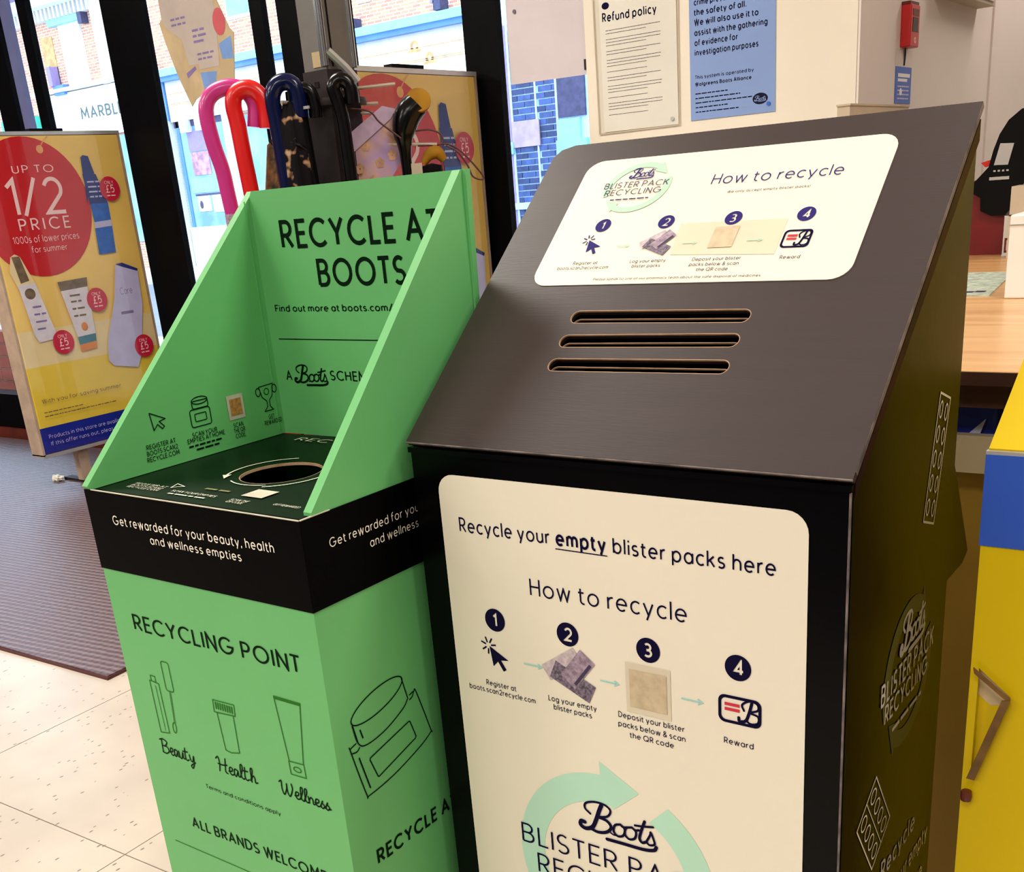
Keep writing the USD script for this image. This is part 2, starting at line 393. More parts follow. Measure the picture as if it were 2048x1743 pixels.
pm('prod_white', (.78, .70, .74), .25, var=.06, scale=30)
pm('prod_brown', (.22, .14, .08), .3, var=.2, scale=40)
pm('prod_teal', (.07, .22, .30), .3, var=.1)
pm('prod_orange', (.80, .26, .06), .3, var=.1)
pm('peach_print', (.88, .42, .14), .25, var=.1)
pm('frame_tan', (.46, .33, .24), .45, var=.1, scale=20)
pm('frame_silver', (.62, .60, .60), .3, metal=.6, var=.05)
pm('card_tan', (.62, .46, .26), .6, var=.10, scale=12)
pm('card_mauve', (.55, .46, .40), .6, var=.05, scale=12)
pm('card_blue', (.20, .36, .74), .6, var=.08, scale=12)
pm('card_red', (.62, .10, .12), .6, var=.05)
pm('card_violet', (.26, .18, .40), .6, var=.1)
pm('lamp_panel', (1.0, .90, .74), .5, var=0, emit=2.2)
pm('lamp_case', (.7, .7, .7), .5, var=0)
# the street
pm('far_white', (.82, .80, .78), .7, var=.02)
pm('far_stone', (.72, .66, .56), .7, var=.06, scale=4)
pm('far_blue', (.10, .24, .62), .5, var=.08, scale=3)
pm('far_cyan', (.30, .66, .78), .5, var=.08, scale=6)
pm('far_glass', (.12, .26, .42), .15, var=.3, scale=1.2, col2=(.30, .50, .66))
pm('far_dark', (.07, .06, .14), .6, var=.2)
pm('far_violet', (.34, .24, .44), .7, var=.06)
pm('far_green', (.05, .50, .32), .5, var=.05)
pm('far_pink', (.70, .34, .44), .6, var=.25, scale=8)
pm('far_orange', (.80, .42, .14), .6, var=.2, scale=8)
pm('far_sign', (.07, .10, .09), .6, var=0)
pm('pavement', (.62, .60, .58), .8, var=.05, scale=2)
pm('road', (.22, .22, .23), .8, var=.08, scale=3)
pm('blue_brick', (.055, .10, .30), .6, var=.2, scale=9)
pm('blue_brick_dark', (.03, .05, .16), .6, var=.2, scale=9)
pm('blue_mortar', (.55, .74, .90), .8, var=.05)
pm('pink_brick', (.62, .20, .17), .7, var=.12, scale=12)
pm('pink_mortar', (.80, .66, .62), .8, var=.05)
pm('far_notice', (.52, .36, .38), .7, var=.1, scale=9)
pm('torn_brown', (.20, .095, .02), .8, var=.2, scale=60)
glass('pane_glass', (.97, .98, 1.0))
glass('clear_sleeve', (.97, .97, .97), .3)
M['far_brick'] = usdkit.material(stage, '/World/Looks/far_brick', {
    'g': ('geometry', {}), 'm': ('mapping', {'rotation': (-math.pi / 2, 0, 0)}),
    'b': ('brick_texture', {'scale': 1.0, 'brick_width': .20, 'row_height': .062, 'mortar_size': .010, 'mortar_smooth': .1, 'bias': -.1, 'color1': (.62, .24, .15), 'color2': (.74, .36, .18), 'mortar': (.80, .66, .56)}),
    'bp': ('bump', {'strength': .4, 'distance': .01}), 'p': ('principled_bsdf', {'roughness': .8})},
    [('g.position', 'm.vector'), ('m.vector', 'b.vector'), ('b.color', 'p.base_color'), ('b.fac', 'bp.height'), ('bp.normal', 'p.normal')], surface='p.BSDF')
# speckled vinyl floor: a cream ground with small dark flecks
M['vinyl'] = usdkit.material(stage, '/World/Looks/vinyl', {
    'g': ('geometry', {}), 'mp': ('mapping', {'scale': (1, .45, 1), 'rotation': (0, 0, .5)}), 'v': ('voronoi_texture', {'scale': 95.0, 'randomness': 1.0}),
    'wn': ('white_noise_texture', {'dimensions': '3D'}), 'lt': ('math', {'math_type': 'less_than', 'value2': .20}), 'pick': ('math', {'math_type': 'less_than', 'value2': .26}),
    'mul': ('math', {'math_type': 'multiply'}), 'sz': ('noise_texture', {'scale': 5.0, 'detail': 2.0}),
    'base': ('rgb_ramp', {'ramp': [(.35, (.50, .43, .36)), (.65, (.57, .495, .41))]}), 'mx': ('mix', {'color2': (.20, .15, .12)}),
    'p': ('principled_bsdf', {'roughness': .34, 'specular_ior_level': .5})},
    [('g.position', 'mp.vector'), ('mp.vector', 'v.vector'), ('v.distance', 'lt.value1'), ('v.position', 'wn.vector'), ('wn.value', 'pick.value1'), ('lt.value', 'mul.value1'), ('pick.value', 'mul.value2'),
     ('g.position', 'sz.vector'), ('sz.fac', 'base.fac'), ('base.color', 'mx.color1'), ('mul.value', 'mx.fac'), ('mx.color', 'p.base_color')], surface='p.BSDF')
pm('carpet_dark', (.06, .055, .07), .95, spec=.05, var=.2, scale=80)
pm('grout', (.10, .07, .05), .9, spec=.1, var=.1)
# ribbed entrance carpet: fine diagonal cords
M['mat_carpet'] = usdkit.material(stage, '/World/Looks/mat_carpet', {
    'g': ('geometry', {}), 'mp': ('mapping', {'rotation': (0, 0, math.radians(84))}), 'w': ('wave_texture', {'scale': 14.0, 'distortion': 1.2, 'detail': 2.0, 'detail_scale': 4.0}),
    'w2': ('wave_texture', {'scale': 13.0, 'bands_direction': 'y', 'distortion': 3.0, 'detail': 2.0, 'detail_scale': 2.0}), 'mm': ('math', {'math_type': 'multiply_add', 'value2': .76}), 'hf': ('math', {'math_type': 'multiply', 'value2': .24}),
    'r': ('rgb_ramp', {'ramp': [(0.0, (.055, .032, .036)), (.5, (.135, .085, .095)), (1.0, (.22, .155, .165))]}), 'b': ('bump', {'strength': .5, 'distance': .003}),
    'p': ('principled_bsdf', {'roughness': .42, 'specular_ior_level': .75})},
    [('g.position', 'mp.vector'), ('mp.vector', 'w.vector'), ('mp.vector', 'w2.vector'), ('w2.fac', 'hf.value1'), ('w.fac', 'mm.value1'), ('hf.value', 'mm.value3'), ('mm.value', 'r.fac'), ('r.color', 'p.base_color'), ('mm.value', 'b.height'), ('b.normal', 'p.normal')], surface='p.BSDF')

X, Y, Z = np.eye(3)

# ================================================================ the room
WY = 3.22                                   # the window wall
fl = T('floor', kind='structure')
fl.part('grout_bed', bx(-7.6, 3.4, -4.4, 6.2, -.06, -.0035), 'grout')
t0 = math.radians(1.87); ux = np.array([math.cos(t0), math.sin(t0), 0]); uy = np.array([-math.sin(t0), math.cos(t0), 0])
TS, corner = .6106, np.array([-1.6417, .9104, 0])
tiles, rest = [], []
for i in range(-10, 9):
    for j in range(-9, 9):
        c = corner + ux * TS * (i + .5) + uy * TS * (j + .5)
        if not (-7.5 < c[0] < 3.3 and -.75 < c[1] < 6.1): continue
        m = trimesh.creation.box([TS - .0024, TS - .0024, .02]); R = np.eye(4); R[:3, 0], R[:3, 1] = ux, uy; R[:3, 3] = c + [0, 0, -.010]
        m.apply_transform(R); (tiles if (-3.7 < c[0] < -.6 and .1 < c[1] < 2.0) else rest).append(m)
for m in tiles: fl.part('tile', m, 'vinyl')
fl.part('tile_field', cat(rest), 'vinyl', kind='stuff')
fl.part('shop_carpet', bx(-7.6, 3.4, -4.4, -.98, -.0034, .002), 'carpet_dark', label='dark carpet deeper in the shop')

mc = np.array([-2.3735, 1.3825]); mv = lambda a, b: mc + a * ux[:2] + b * uy[:2]
mat_t = T('entrance_mat', 'dark mauve ribbed entrance carpet laid between the tiles and the shop window', 'mat', at=(*mc, 0))
F0 = Face((0, 0, .0), X, Y)
mq = Polygon([mv(0, 0), mv(-5.0, 0), mv(-5.05, 1.96), mv(-.06, 1.80)])
mat_t.part('carpet', F0.slab(mq.buffer(-.005), .010, .010), 'mat_carpet')
mat_t.part('edging', F0.slab(mq.difference(mq.buffer(-.005)), .007, .007), 'cord_red')

def struct(name, mesh, mat): return single(name, mesh, mat, kind='structure')
struct('ceiling', bx(-7.6, 3.4, -4.4, 6.3, 2.80, 2.9), 'ceiling_white')
struct('wall_left', bx(-7.7, -7.6, -4.4, 3.4, -.06, 2.9), 'paint_dark')
struct('wall_right', bx(3.4, 3.5, -4.4, 6.3, -.06, 2.9), 'paint_dark')
struct('wall_rear', bx(-7.7, 3.5, -4.5, -4.4, -.06, 2.9), 'paint_dark')
struct('wall_front', bx(-1.982, -1.12, WY, 6.2, -.06, 2.9), 'wall_cream')
struct('wall_recess', bx(-1.118, 3.5, 6.2, 6.3, -.06, 2.9), 'wall_pink')
rw = T('wall_return', kind='structure')
rw.part('plaster', bx(-1.1195, -1.113, WY + .002, 6.2, 0, 2.8), 'wall_pink')
rw.part('joint_strip', bx(-1.113, -1.106, 4.62, 4.66, 0, 2.8), 'wall_pink')

# window wall: black frame members, panes, low base
w1 = T('window_1', kind='structure', at=(-4, WY, 0))
bars = [(-5.30, -5.16, .03, 'frame_black'), (-4.985, -4.915, .03, 'frame_black'), (-4.375, -4.105, .03, 'frame_black'), (-3.47, -3.405, .03, 'frame_black'),
        (-3.325, -3.215, .03, 'frame_black'), (-3.02, -2.97, .03, 'frame_black'), (-2.457, -2.317, .03, 'frame_black')]
for a, b, d, m in bars: w1.part('mullion', bx(a, b, WY, WY + d, .25, 2.45), m)
w1.part('mullion', bx(-5.125, -5.065, WY + .0, WY + .025, .25, 2.45), 'frame_violet', label='violet grey metal mullion')
w1.part('top_rail', bx(-7.6, -1.982, WY, WY + .1, 2.45, 2.8), 'frame_black')
w1.part('bottom_rail', bx(-7.6, -1.982, WY - .012, WY + .1, .062, .25), 'frame_black')
edges = [-7.6] + [e for b in bars for e in b[:2]] + [-1.982]
for a, b in zip(edges[::2], edges[1::2]):
    if b - a > .02: w1.part('pane', bx(a, b, WY + .012, WY + .018, .25, 2.45), 'pane_glass')
struct('baseboard_window', bx(-7.6, -1.982, WY - .03, WY + .09, 0, .062), 'trim_red')

# ceiling light fittings
def ceiling_light(x, y, label, on=1.0):
    t = T('ceiling_light', label, 'ceiling light', at=(x, y, 2.8), group='recessed ceiling lights')
    fr = rect(x - .62, y - .32, x + .62, y + .32).difference(rect(x - .58, y - .28, x + .58, y + .28))
    t.part('frame', Face((0, 0, 2.80), X, Y).slab(fr, .03, 0), 'lamp_case')
    t.part('diffuser', bx(x - .58, x + .58, y - .28, y + .28, 2.785, 2.795), 'lamp_panel')
    L = UsdLux.RectLight.Define(stage, t.path + '/lamp'); L.CreateWidthAttr(1.14); L.CreateHeightAttr(.54)
    L.AddTranslateOp().Set(Gf.Vec3d(0, 0, -.022)); L.CreateColorAttr(LAMP_COLOR); L.CreateIntensityAttr(LAMP_POWER * on)
for x, k in ((-5.2, 1.5), (-2.6, 1.0), (-.1, .75)):
    for y, q in ((-2.9, 2.1), (-1.0, 1.3)): ceiling_light(x, y, 'flat rectangular ceiling light panel overhead in the shop', k * q)
for x, k in ((-5.2, 1.2), (-2.6, 2.1), (.35, 1.15)): ceiling_light(x, 1.45, 'flat rectangular ceiling light panel overhead in the shop', k)
for y in (-1.8, .2): ceiling_light(2.4, y, 'flat rectangular ceiling light panel overhead in the shop', .75)
ceiling_light(-.3, 4.9, 'flat rectangular ceiling light panel overhead in the shop', .7)

# ================================================================ black blister-pack bin
BX0, BX1, BY0, BY1, BZ, BH = -.6424, -.2424, .7121, .9852, .8884, .2342
sl = math.atan2(BH, BY1 - BY0); SLEN = math.hypot(BH, BY1 - BY0)
bb = T('blister_pack_bin', 'tall black cardboard recycling bin with sloping lid, three slots and cream labels', 'recycling bin', at=(-.4424, .8486, 0))
BF = Face((BX0, BY0, BZ), X, Z); LD = Face((BX0, BY0, BZ), X, (0, math.cos(sl), math.sin(sl))); BS = Face((BX1, BY0, BZ), Y, Z)
BSL = Face((BX0, BY1, BZ), -Y, Z)
W = BX1 - BX0; D = BY1 - BY0
bb.part('front_panel', BF.slab(rect(0, -BZ, W, -.006), .006), 'black_card')
side = Polygon([(0, -BZ), (D, -BZ), (D, BH - .008), (.004, -.004)])
rs = bb.part('side_panel', BS.slab(side, .006), 'black_card')
sidel = Polygon([(D, -BZ), (0, -BZ), (0, BH - .008), (D - .004, -.004)])
bb.part('side_panel', BSL.slab(sidel, .006), 'black_card')
bb.part('back_panel', bx(BX0 + .006, BX1 - .006, BY1 - .006, BY1, 0, BZ + BH - .008), 'black_card')
bb.part('back_flap', BS.slab(Polygon([(D, -.05), (.30, -.087), (.352, -.164), (.335, -.172), (D, -.172)]), .004, -.002), 'black_card')
slots = [LineString([(.119, .1395), (.273, .1405)]).buffer(.0072), LineString([(.119, .1125), (.272, .1155)]).buffer(.0072), LineString([(.119, .0865), (.2725, .0888)]).buffer(.0072)]
lidp = Polygon([(0, -.004), (W + .003, -.004), (W + .003, SLEN + .001), (.02, SLEN + .001), (.006, SLEN - .004), (0, SLEN - .014)])
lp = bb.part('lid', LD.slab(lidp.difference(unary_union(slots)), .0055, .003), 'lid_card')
for s in slots:
    bb.part('slot_edge', LD.slab(s.difference(s.buffer(-.0007)), .0016, .0030), 'kraft', parent=lp, label='raw brown cardboard edge of a slot')
    i = affinity.translate(s, .0, -.0040)
    bb.part('slot_liner', LD.slab(i.difference(i.buffer(-.0009)).intersection(s.buffer(.002)), .0015, -.0030), 'kraft', parent=lp)
bb.part('inner_panel', bx(BX0 + .01, BX1 - .01, BY0 + .02, BY1 - .01, BZ - .35, BZ - .34), 'black_card')
bb.part('lid_edge', LD.slab(rect(W + .003, .002, W + .0034, SLEN), .0045, .0026), 'worn_edge', label='thin worn edge of the lid')
bb.part('lid_flap', BS.slab(Polygon([(.004, -.006), (D, BH - .010), (D, BH - .026), (.004, -.016)]), .002, .002), 'flap_brown', label='dark brown folded edge under the lid')
bb.part('front_crease', BF.slab(rect(0, -.0105, W + .002, -.0058), .004, .004), 'black_card')
bb.part('corner_crease', BF.slab(rect(W - .0006, -BZ, W + .0008, -.012), .0018, .0006), 'worn_edge', label='pale worn edge of the front corner')
bb.part('corner_crease', LD.slab(rect(.0, -.0052, W + .003, -.004), .0016, .0028), 'worn_edge', label='pale worn front edge of the lid')

# --- lid label
ll = bb.part('lid_label', LD.slab(rr(.0500, .1762, .3476, .3335, .0165), .0008, .0036), 'label_cream', label='cream instruction label on the lid')
def ink(face, parent, name, g, mat, off, thing=bb, label=None):
    m = face.flat(g, off)
    if m is not None: thing.part(name, m, mat, parent=parent, label=label)
o1 = .0041
def arrow(x0, y, x1, h):
    return unary_union([rect(x0, y - h * .09, x1 - h * .5, y + h * .09), Polygon([(x1 - h * .7, y + h * .38), (x1, y), (x1 - h * .7, y - h * .38)]).difference(Polygon([(x1 - h * .8, y + h * .25), (x1 - h * .25, y), (x1 - h * .8, y - h * .25)]))])
def cycle(cx, cy, rx, ry, w):
    """two arrows chasing each other round a circle"""
    out = []
    for a0, a1 in ((200, 62), (20, -118)):
        band = Polygon(arcp(cx, cy, rx, ry, a0, a1, 24) + arcp(cx, cy, rx - w, ry - w, a1, a0, 24)); a = math.radians(a1)
        tip = math.radians(a1 - 30); pr = lambda q, k: (cx + (rx - w / 2 + k) * math.cos(q), cy + (ry - w / 2 + k) * math.sin(q))
        out += [band, Polygon([pr(a, w * .95), pr(tip, -w * .1), pr(a, -w * .95)])]
    return unary_union(out)
def pointer(cx, cy, s):
    p = [(-.45, .5), (.5, -.02), (.1, -.08), (.36, -.48), (.2, -.58), (-.06, -.16), (-.32, -.42)]
    g = Polygon([(cx + a * s, cy + b * s) for a, b in p]); rays = [line([(cx - .5 * s + .14 * s * math.cos(t), cy + .52 * s + .14 * s * math.sin(t)), (cx - .5 * s + .40 * s * math.cos(t), cy + .52 * s + .40 * s * math.sin(t))], .07 * s) for t in np.radians([10, 60, 110, 160, 215, 265])]
    return unary_union([g] + rays)
def rewards_card(face, parent, x0, y0, x1, y1, off, thing=bb):
    w = (x1 - x0) * .07
    ink(face, parent, 'card_outline', rr(x0, y0, x1, y1, (x1 - x0) * .16).difference(rr(x0 + w, y0 + w, x1 - w, y1 - w, (x1 - x0) * .11)), 'navy_ink', off, thing)
    sx, sy = x1 - x0, y1 - y0
    ink(face, parent, 'card_stripe', unary_union([rect(x0 + .15 * sx, y0 + .62 * sy, x0 + .5 * sx, y0 + .73 * sy), rect(x0 + .15 * sx, y0 + .44 * sy, x0 + .5 * sx, y0 + .55 * sy)]), 'red_ink', off, thing)
    L = lambda p, q: LineString(spline([(x0 + a * sx, y0 + b * sy) for a, b in p], 6)).buffer(q * sx / 2)
    ink(face, parent, 'card_initial', unary_union([L([(.78, .86), (.72, .5), (.64, .2), (.5, .14), (.48, .26)], .07), L([(.6, .55), (.56, .75), (.72, .92), (.9, .88), (.92, .66), (.74, .52), (.92, .44), (.92, .2), (.76, .12), (.66, .2)], .05)]).intersection(rr(x0 + w, y0 + w, x1 - w, y1 - w, w)), 'navy_ink', off, thing)
def blister_photo(face, parent, cx, cy, s, off, thing=bb):
    R = lambda w, h, a, dx, dy: affinity.translate(affinity.rotate(rect(-w / 2, -h / 2, w / 2, h / 2), a), cx + dx * s, cy + dy * s)
    ink(face, parent, 'blister_picture', R(.95 * s, .36 * s, 34, -.22, .16), 'mauve_pale', off, thing)
    ink(face, parent, 'blister_picture', R(1.0 * s, .42 * s, -24, .02, -.18), 'mauve_dark', off + .0002, thing)
    ink(face, parent, 'blister_picture', R(.42 * s, .80 * s, -38, .16, .12), 'mauve', off + .0004, thing)
    ink(face, parent, 'blister_picture', R(.07 * s, .62 * s, -38, .28, .02), 'grey_ink', off + .0006, thing)

ink(LD, ll, 'recycling_arrows', cycle(.1165, .294, .0345, .0315, .0065), 'mint_faint', o1)
ink(LD, ll, 'wordmark', wordmark(.1035, .3035, .1290, .3185), 'violet_ink', o1 + .0003)
ink(LD, ll, 'lettering', unary_union([text('BLISTER PACK', .0809, .2942, .0066, .1482, w=.11), text('RECYCLING', .0847, .2850, .0066, .1440, w=.11), greek(.094, .135, .2783, .0022, 3)]), 'grey_ink', o1 + .0003)
ink(LD, ll, 'lettering', text('How to recycle', .1921, .2902, .0118, .3103, w=.085), 'violet_ink', o1)
ink(LD, ll, 'lettering', text('We only accept empty blister packs!', .2120, .2780, .0026, .2865, w=.12), 'grey_ink', o1)
for n, x in zip('1234', (.0999, .1648, .2288, .2931)):
    p = Point(x, .2474).buffer(.0078, quad_segs=8); g = text(n, 0, .2474 - .0041, .0082, w=.2, center=x)
    ink(LD, ll, 'step_number', p.difference(g), 'violet_ink', o1)
ink(LD, ll, 'pointer_icon', pointer(.1000, .2215, .016), 'violet_ink', o1)
ink(LD, ll, 'tape_patch', Polygon([(.180, .2445), (.2785, .2435), (.2788, .2045), (.183, .2080)]), 'label_patch', o1 - .0002, label='see-through beige tape patch on the label')
ink(LD, ll, 'code_sticker', rect(.2160, .2140, .2382, .2378), 'qr_paper', o1 + .0003)
blister_photo(LD, ll, .1660, .2225, .0265, o1 + .0002)
rewards_card(LD, ll, .2807, .2108, .3050, .2302, o1)
for a in (.1250, .1905, .2500): ink(LD, ll, 'arrow', arrow(a, .2205, a + .014, .006), 'mint_faint', o1 + .0003)
for s, x0, x1, y in (('Register at', .0873, .1130, .2002), ('boots.scan2recycle.com', .0726, .1266, .1945), ('Log your empty', .1464, .1816, .2002), ('blister packs', .1505, .1784, .1945), ('Deposit your blister', .2069, .2510, .2000), ('packs below & scan', .2061, .2512, .1942), ('the QR code', .2148, .2433, .1884), ('Reward', .2850, .3020, .1990)):
    ink(LD, ll, 'lettering', text(s, x0, y, .0034, x1, w=.12), 'grey_ink', o1)
ink(LD, ll, 'lettering', text('Please speak to one of our pharmacy team about the safe disposal of medicines', .1170, .1808, .0024, .2749, w=.12), 'grey_ink', o1)

# --- front label
flp = bb.part('front_label', BF.slab(rr(.0285, -.62, .3712, -.0285, .017), .0006, .0010), 'label_cream', label='cream how-to-recycle label on the front')
o2 = .0015
ink(BF, flp, 'lettering', text('Recycle your', .0488, -.0795, .0122, .1455, w=.125), 'navy_ink', o2)
ink(BF, flp, 'lettering', unary_union([text('empty', .1520, -.0795, .0122, .2010, w=.19), rect(.1512, -.0838, .2020, -.0829)]), 'navy_ink', o2, label='bold underlined word')
ink(BF, flp, 'lettering', text('blister packs here', .2075, -.0795, .0122, .3469, w=.125), 'navy_ink', o2)
ink(BF, flp, 'lettering', text('How to recycle', .1212, -.1296, .0152, .2729, w=.10), 'navy_ink', o2)
for n, x in zip('1234', (.0794, .1577, .2367, .3163)):
    ink(BF, flp, 'step_number', Point(x, -.1607).buffer(.0111, quad_segs=10).difference(text(n, 0, -.1607 - .0055, .011, w=.2, center=x)), 'navy_ink', o2)
ink(BF, flp, 'pointer_icon', pointer(.0800, -.1985, .0215), 'navy_ink', o2)
for a, b in ((.1083, .1290), (.1885, .2080), (.2661, .2866)): ink(BF, flp, 'arrow', arrow(a, -.1980, b, .008), 'teal_ink', o2)
blister_photo(BF, flp, .1590, -.1975, .044, o2)
ink(BF, flp, 'code_sticker', rect(.2140, -.2218, .2565, -.1752), 'label_patch', o2)
ink(BF, flp, 'code_sticker', rect(.2178, -.2162, .2530, -.1812), 'qr_paper', o2 + .0004)
rewards_card(BF, flp, .2992, -.2104, .3360, -.1858, o2)
for s, x0, x1, y in (('Register at', .0626, .0968, -.2284), ('boots.scan2recycle.com', .0418, .1178, -.2362), ('Log your empty', .1325, .1831, -.2292), ('blister packs', .1376, .1778, -.2372), ('Deposit your blister', .2051, .2682, -.2288), ('packs below & scan', .2046, .2690, -.2378), ('the QR code', .2157, .2579, -.2466), ('Reward', .3039, .3294, -.2294)):
    ink(BF, flp, 'lettering', text(s, x0, y, .0050, x1, w=.13), 'navy_ink', o2)
def big_arrow(pts, w): return LineString(pts).buffer(w / 2, cap_style='flat', quad_segs=8)
CXc, CYc = .1860, -.395
ringA = Polygon(arcp(CXc, CYc, .098, .102, 185, 88, 20) + arcp(CXc, CYc, .071, .073, 82, 185, 20))
headA = Polygon([(.1822, -.2790), (.2222, -.3014), (.1950, -.3255), (.1860, -.3150), (.1830, -.2960)])
ringB = Polygon(arcp(CXc + .012, CYc, .098, .102, 58, -60, 24) + arcp(CXc + .012, CYc, .071, .076, -60, 62, 24))
ringC = Polygon(arcp(CXc, CYc, .098, .102, 185, 230, 12) + arcp(CXc, CYc, .071, .073, 230, 185, 12))
ink(BF, flp, 'recycling_arrows', unary_union([ringA, headA, ringB, ringC]), 'mint_ink', o2 - .0002)
ink(BF, flp, 'wordmark', wordmark(.1575, -.3600, .2390, -.3215), 'navy_ink', o2 + .0003)
ink(BF, flp, 'lettering', text('BLISTER PACK', .0892, -.3905, .0198, .2880, w=.095), 'navy_ink', o2 + .0003)
ink(BF, flp, 'lettering', text('RECYCLING', .1057, -.4210, .0205, .2720, w=.095), 'navy_ink', o2 + .0003)

# --- right side print
def blister_icon(face, parent, pts, n, rows, off, w, thing=bb):
    """outline of a blister strip with two rows of pills, in the parallelogram given by three corners"""
    p0, p1, p2 = (np.array(p, float) for p in pts); a, b = p1 - p0, p2 - p0
    f = lambda u, v: tuple(p0 + a * u + b * v)
    q = Polygon([f(0, 0), f(1, 0), f(1, 1), f(0, 1)]); g = [q.buffer(w / 2).difference(q.buffer(-w / 2))]
    for i in range(n):
        for j in range(rows):
            c = f((i + .5 + .12) / (n + .24), (j + .5) / rows); rx = np.linalg.norm(a) / n * .36; ry = np.linalg.norm(b) / rows * .30
            e = affinity.rotate(ell(0, 0, rx, ry, 16), math.degrees(math.atan2(a[1], a[0]))); e = affinity.translate(e, *c); g.append(e.difference(e.buffer(-w * .9)))
    return g, f
g, f = blister_icon(BS, rs, ((.2110, .0175), (.1822, -.0855), (.2425, .0068)), 5, 2, .0004, .0020)
ink(BS, rs, 'blister_strip_print', unary_union(g), 'white_ink', .0005)
g, f = blister_icon(BS, rs, ((.0865, -.2807), (.1306, -.3438), (.0415, -.3091)), 4, 2, .0004, .0018)
g.append(line([f(0, .5), f(1, .5)], .0012)); ink(BS, rs, 'blister_strip_print', unary_union(g), 'white_ink', .0005)
ink(BS, rs, 'recycling_arrows', cycle(.163, -.215, .068, .068, .016), 'olive_ink', .0004)
ink(BS, rs, 'wordmark', wordmark(.1350, -.1960, .2050, -.1560, 1.35), 'white_ink', .0008)
ink(BS, rs, 'lettering', unary_union([text('BLISTER PACK', .0885, -.2175, .0180, .2360, w=.17), text('RECYCLING', .1000, -.2385, .0160, .2210, w=.17), greek(.123, .206, -.2560, .0060, 5)]), 'white_ink', .0008)
for w_, x0, z, x1 in (('Recycle', .1120, -.4010, .2120), ('your empty', .1500, -.4400, .2600), ('packs here', .1400, -.4800, .2500)): ink(BS, rs, 'lettering', text(w_, x0, z, .0180, x1, w=.17), 'white_ink', .0006)

# ================================================================ green recycling point
GX0, GX1, GY0, GZ, GW, GD, GH = -.9636, -.6604, .5848, .8469, .3032, .2610, .2633
gb_ = T('green_recycling_bin', 'mint green cardboard recycling bin with open wings and a black hopper top', 'recycling bin', at=((GX0 + GX1) / 2, GY0 + GD / 2, 0))
G = Face((GX0, GY0, GZ), X, Z); GR = Face((GX1, GY0, GZ), Y, Z); GBk = Face((GX0, GY0 + GD, GZ), X, Z)
GWi = Face((GX0 + .009, GY0, GZ), Y, Z); GT = Face((GX0, GY0, GZ), X, Y)
fp = gb_.part('front_panel', G.slab(rect(0, -GZ, GW, -.0815), .006), 'green_card')
rp = gb_.part('side_panel', GR.slab(rect(.006, -GZ, GD, -.0815), .006), 'green_card')
gb_.part('side_panel', bx(GX0, GX0 + .006, GY0 + .006, GY0 + GD, 0, GZ - .0815), 'green_card')
gb_.part('rear_panel', bx(GX0 + .006, GX1 - .006, GY0 + GD - .006, GY0 + GD, 0, GZ - .001), 'green_card')
col = gb_.part('collar', cat([G.slab(rect(-.001, -.0820, GW + .001, 0), .007, .0012), GR.slab(rect(-.001, -.0820, GD, 0), .0065, .0012), bx(GX0 - .001, GX0 + .006, GY0, GY0 + GD, GZ - .082, GZ)]), 'collar_ink', label='black printed band round the top')
hole = Point(.1540, .1190).buffer(.0415, quad_segs=16)
hp = gb_.part('hopper_top', GT.slab(rect(.008, .004, GW - .004, GD - .001).difference(hole), .003, -.0005), 'hopper_card', label='dark hopper top with a round hole')
gb_.part('hole_edge', GT.slab(hole.difference(hole.buffer(-.0008)), .0028, -.0004), 'kraft', parent=hp, label='brown raw edge of the round hole')
gb_.part('hopper_edge', cat([GT.slab(rect(.010, -.0012, GW, .0005), .0014, .0008), GT.slab(rect(GW - .001, 0, GW + .0012, .035), .0014, .0008)]), 'pale_edge', label='pale raw cardboard front edge')
gb_.part('inner_floor', bx(GX0 + .01, GX1 - .01, GY0 + .01, GY0 + GD - .01, GZ - .40, GZ - .395), 'black_card')
bk = gb_.part('back_board', GBk.slab(Polygon([(.0, -.0), (GW, -.0), (GW + .004, GH + .0008), (.013, GH), (0.006, GH - .012)]), .007, .0), 'green_card')
wing = Polygon([(-.003, .0), (GD, 0), (GD, GH), (GD - .002, GH)])
lw = gb_.part('wing', Face((GX0 + .009, GY0, GZ), Y, Z).slab(Polygon([(.0, .0), (GD, 0), (GD + .006, GH), (-.003, .004)]), .009), 'green_card')
rwg = gb_.part('wing', GR.slab(Polygon([(.0145, .0), (GD + .004, 0), (GD + .012, GH + .001), (.258, GH + .0003), (.0145, .003)]), .0095), 'green_card')
gb_.part('crease', GWi.slab(rect(GD - .0085, .004, GD - .0075, GH - .01), .001, .0006), 'green_card', parent=lw)

og = .0005
ginks = lambda face, parent, name, g, mat='green_ink', off=og: ink(face, parent, name, g, mat, off, gb_)
# back board
ginks(GBk, bk, 'lettering', text('RECYCLE AT', .0495, .2045, .0254, .2705, w=.165))
ginks(GBk, bk, 'lettering', text('BOOTS', .0975, .1645, .0246, .2215, w=.165))
ginks(GBk, bk, 'lettering', text('Find out more at boots.com/boots-recycle', .0237, .1374, .0066, .2860, w=.15))
ginks(GBk, bk, 'rule_line', rect(.0225, .1068, .2850, .1078))
ginks(GBk, bk, 'lettering', text('A', .0250, .0620, .0095, .0345, w=.14))
ginks(GBk, bk, 'wordmark', wordmark(.0385, .0560, .0910, .0795, 1.1))
ginks(GBk, bk, 'lettering', text('SCHEME', .0955, .0640, .0095, .1585, w=.14))
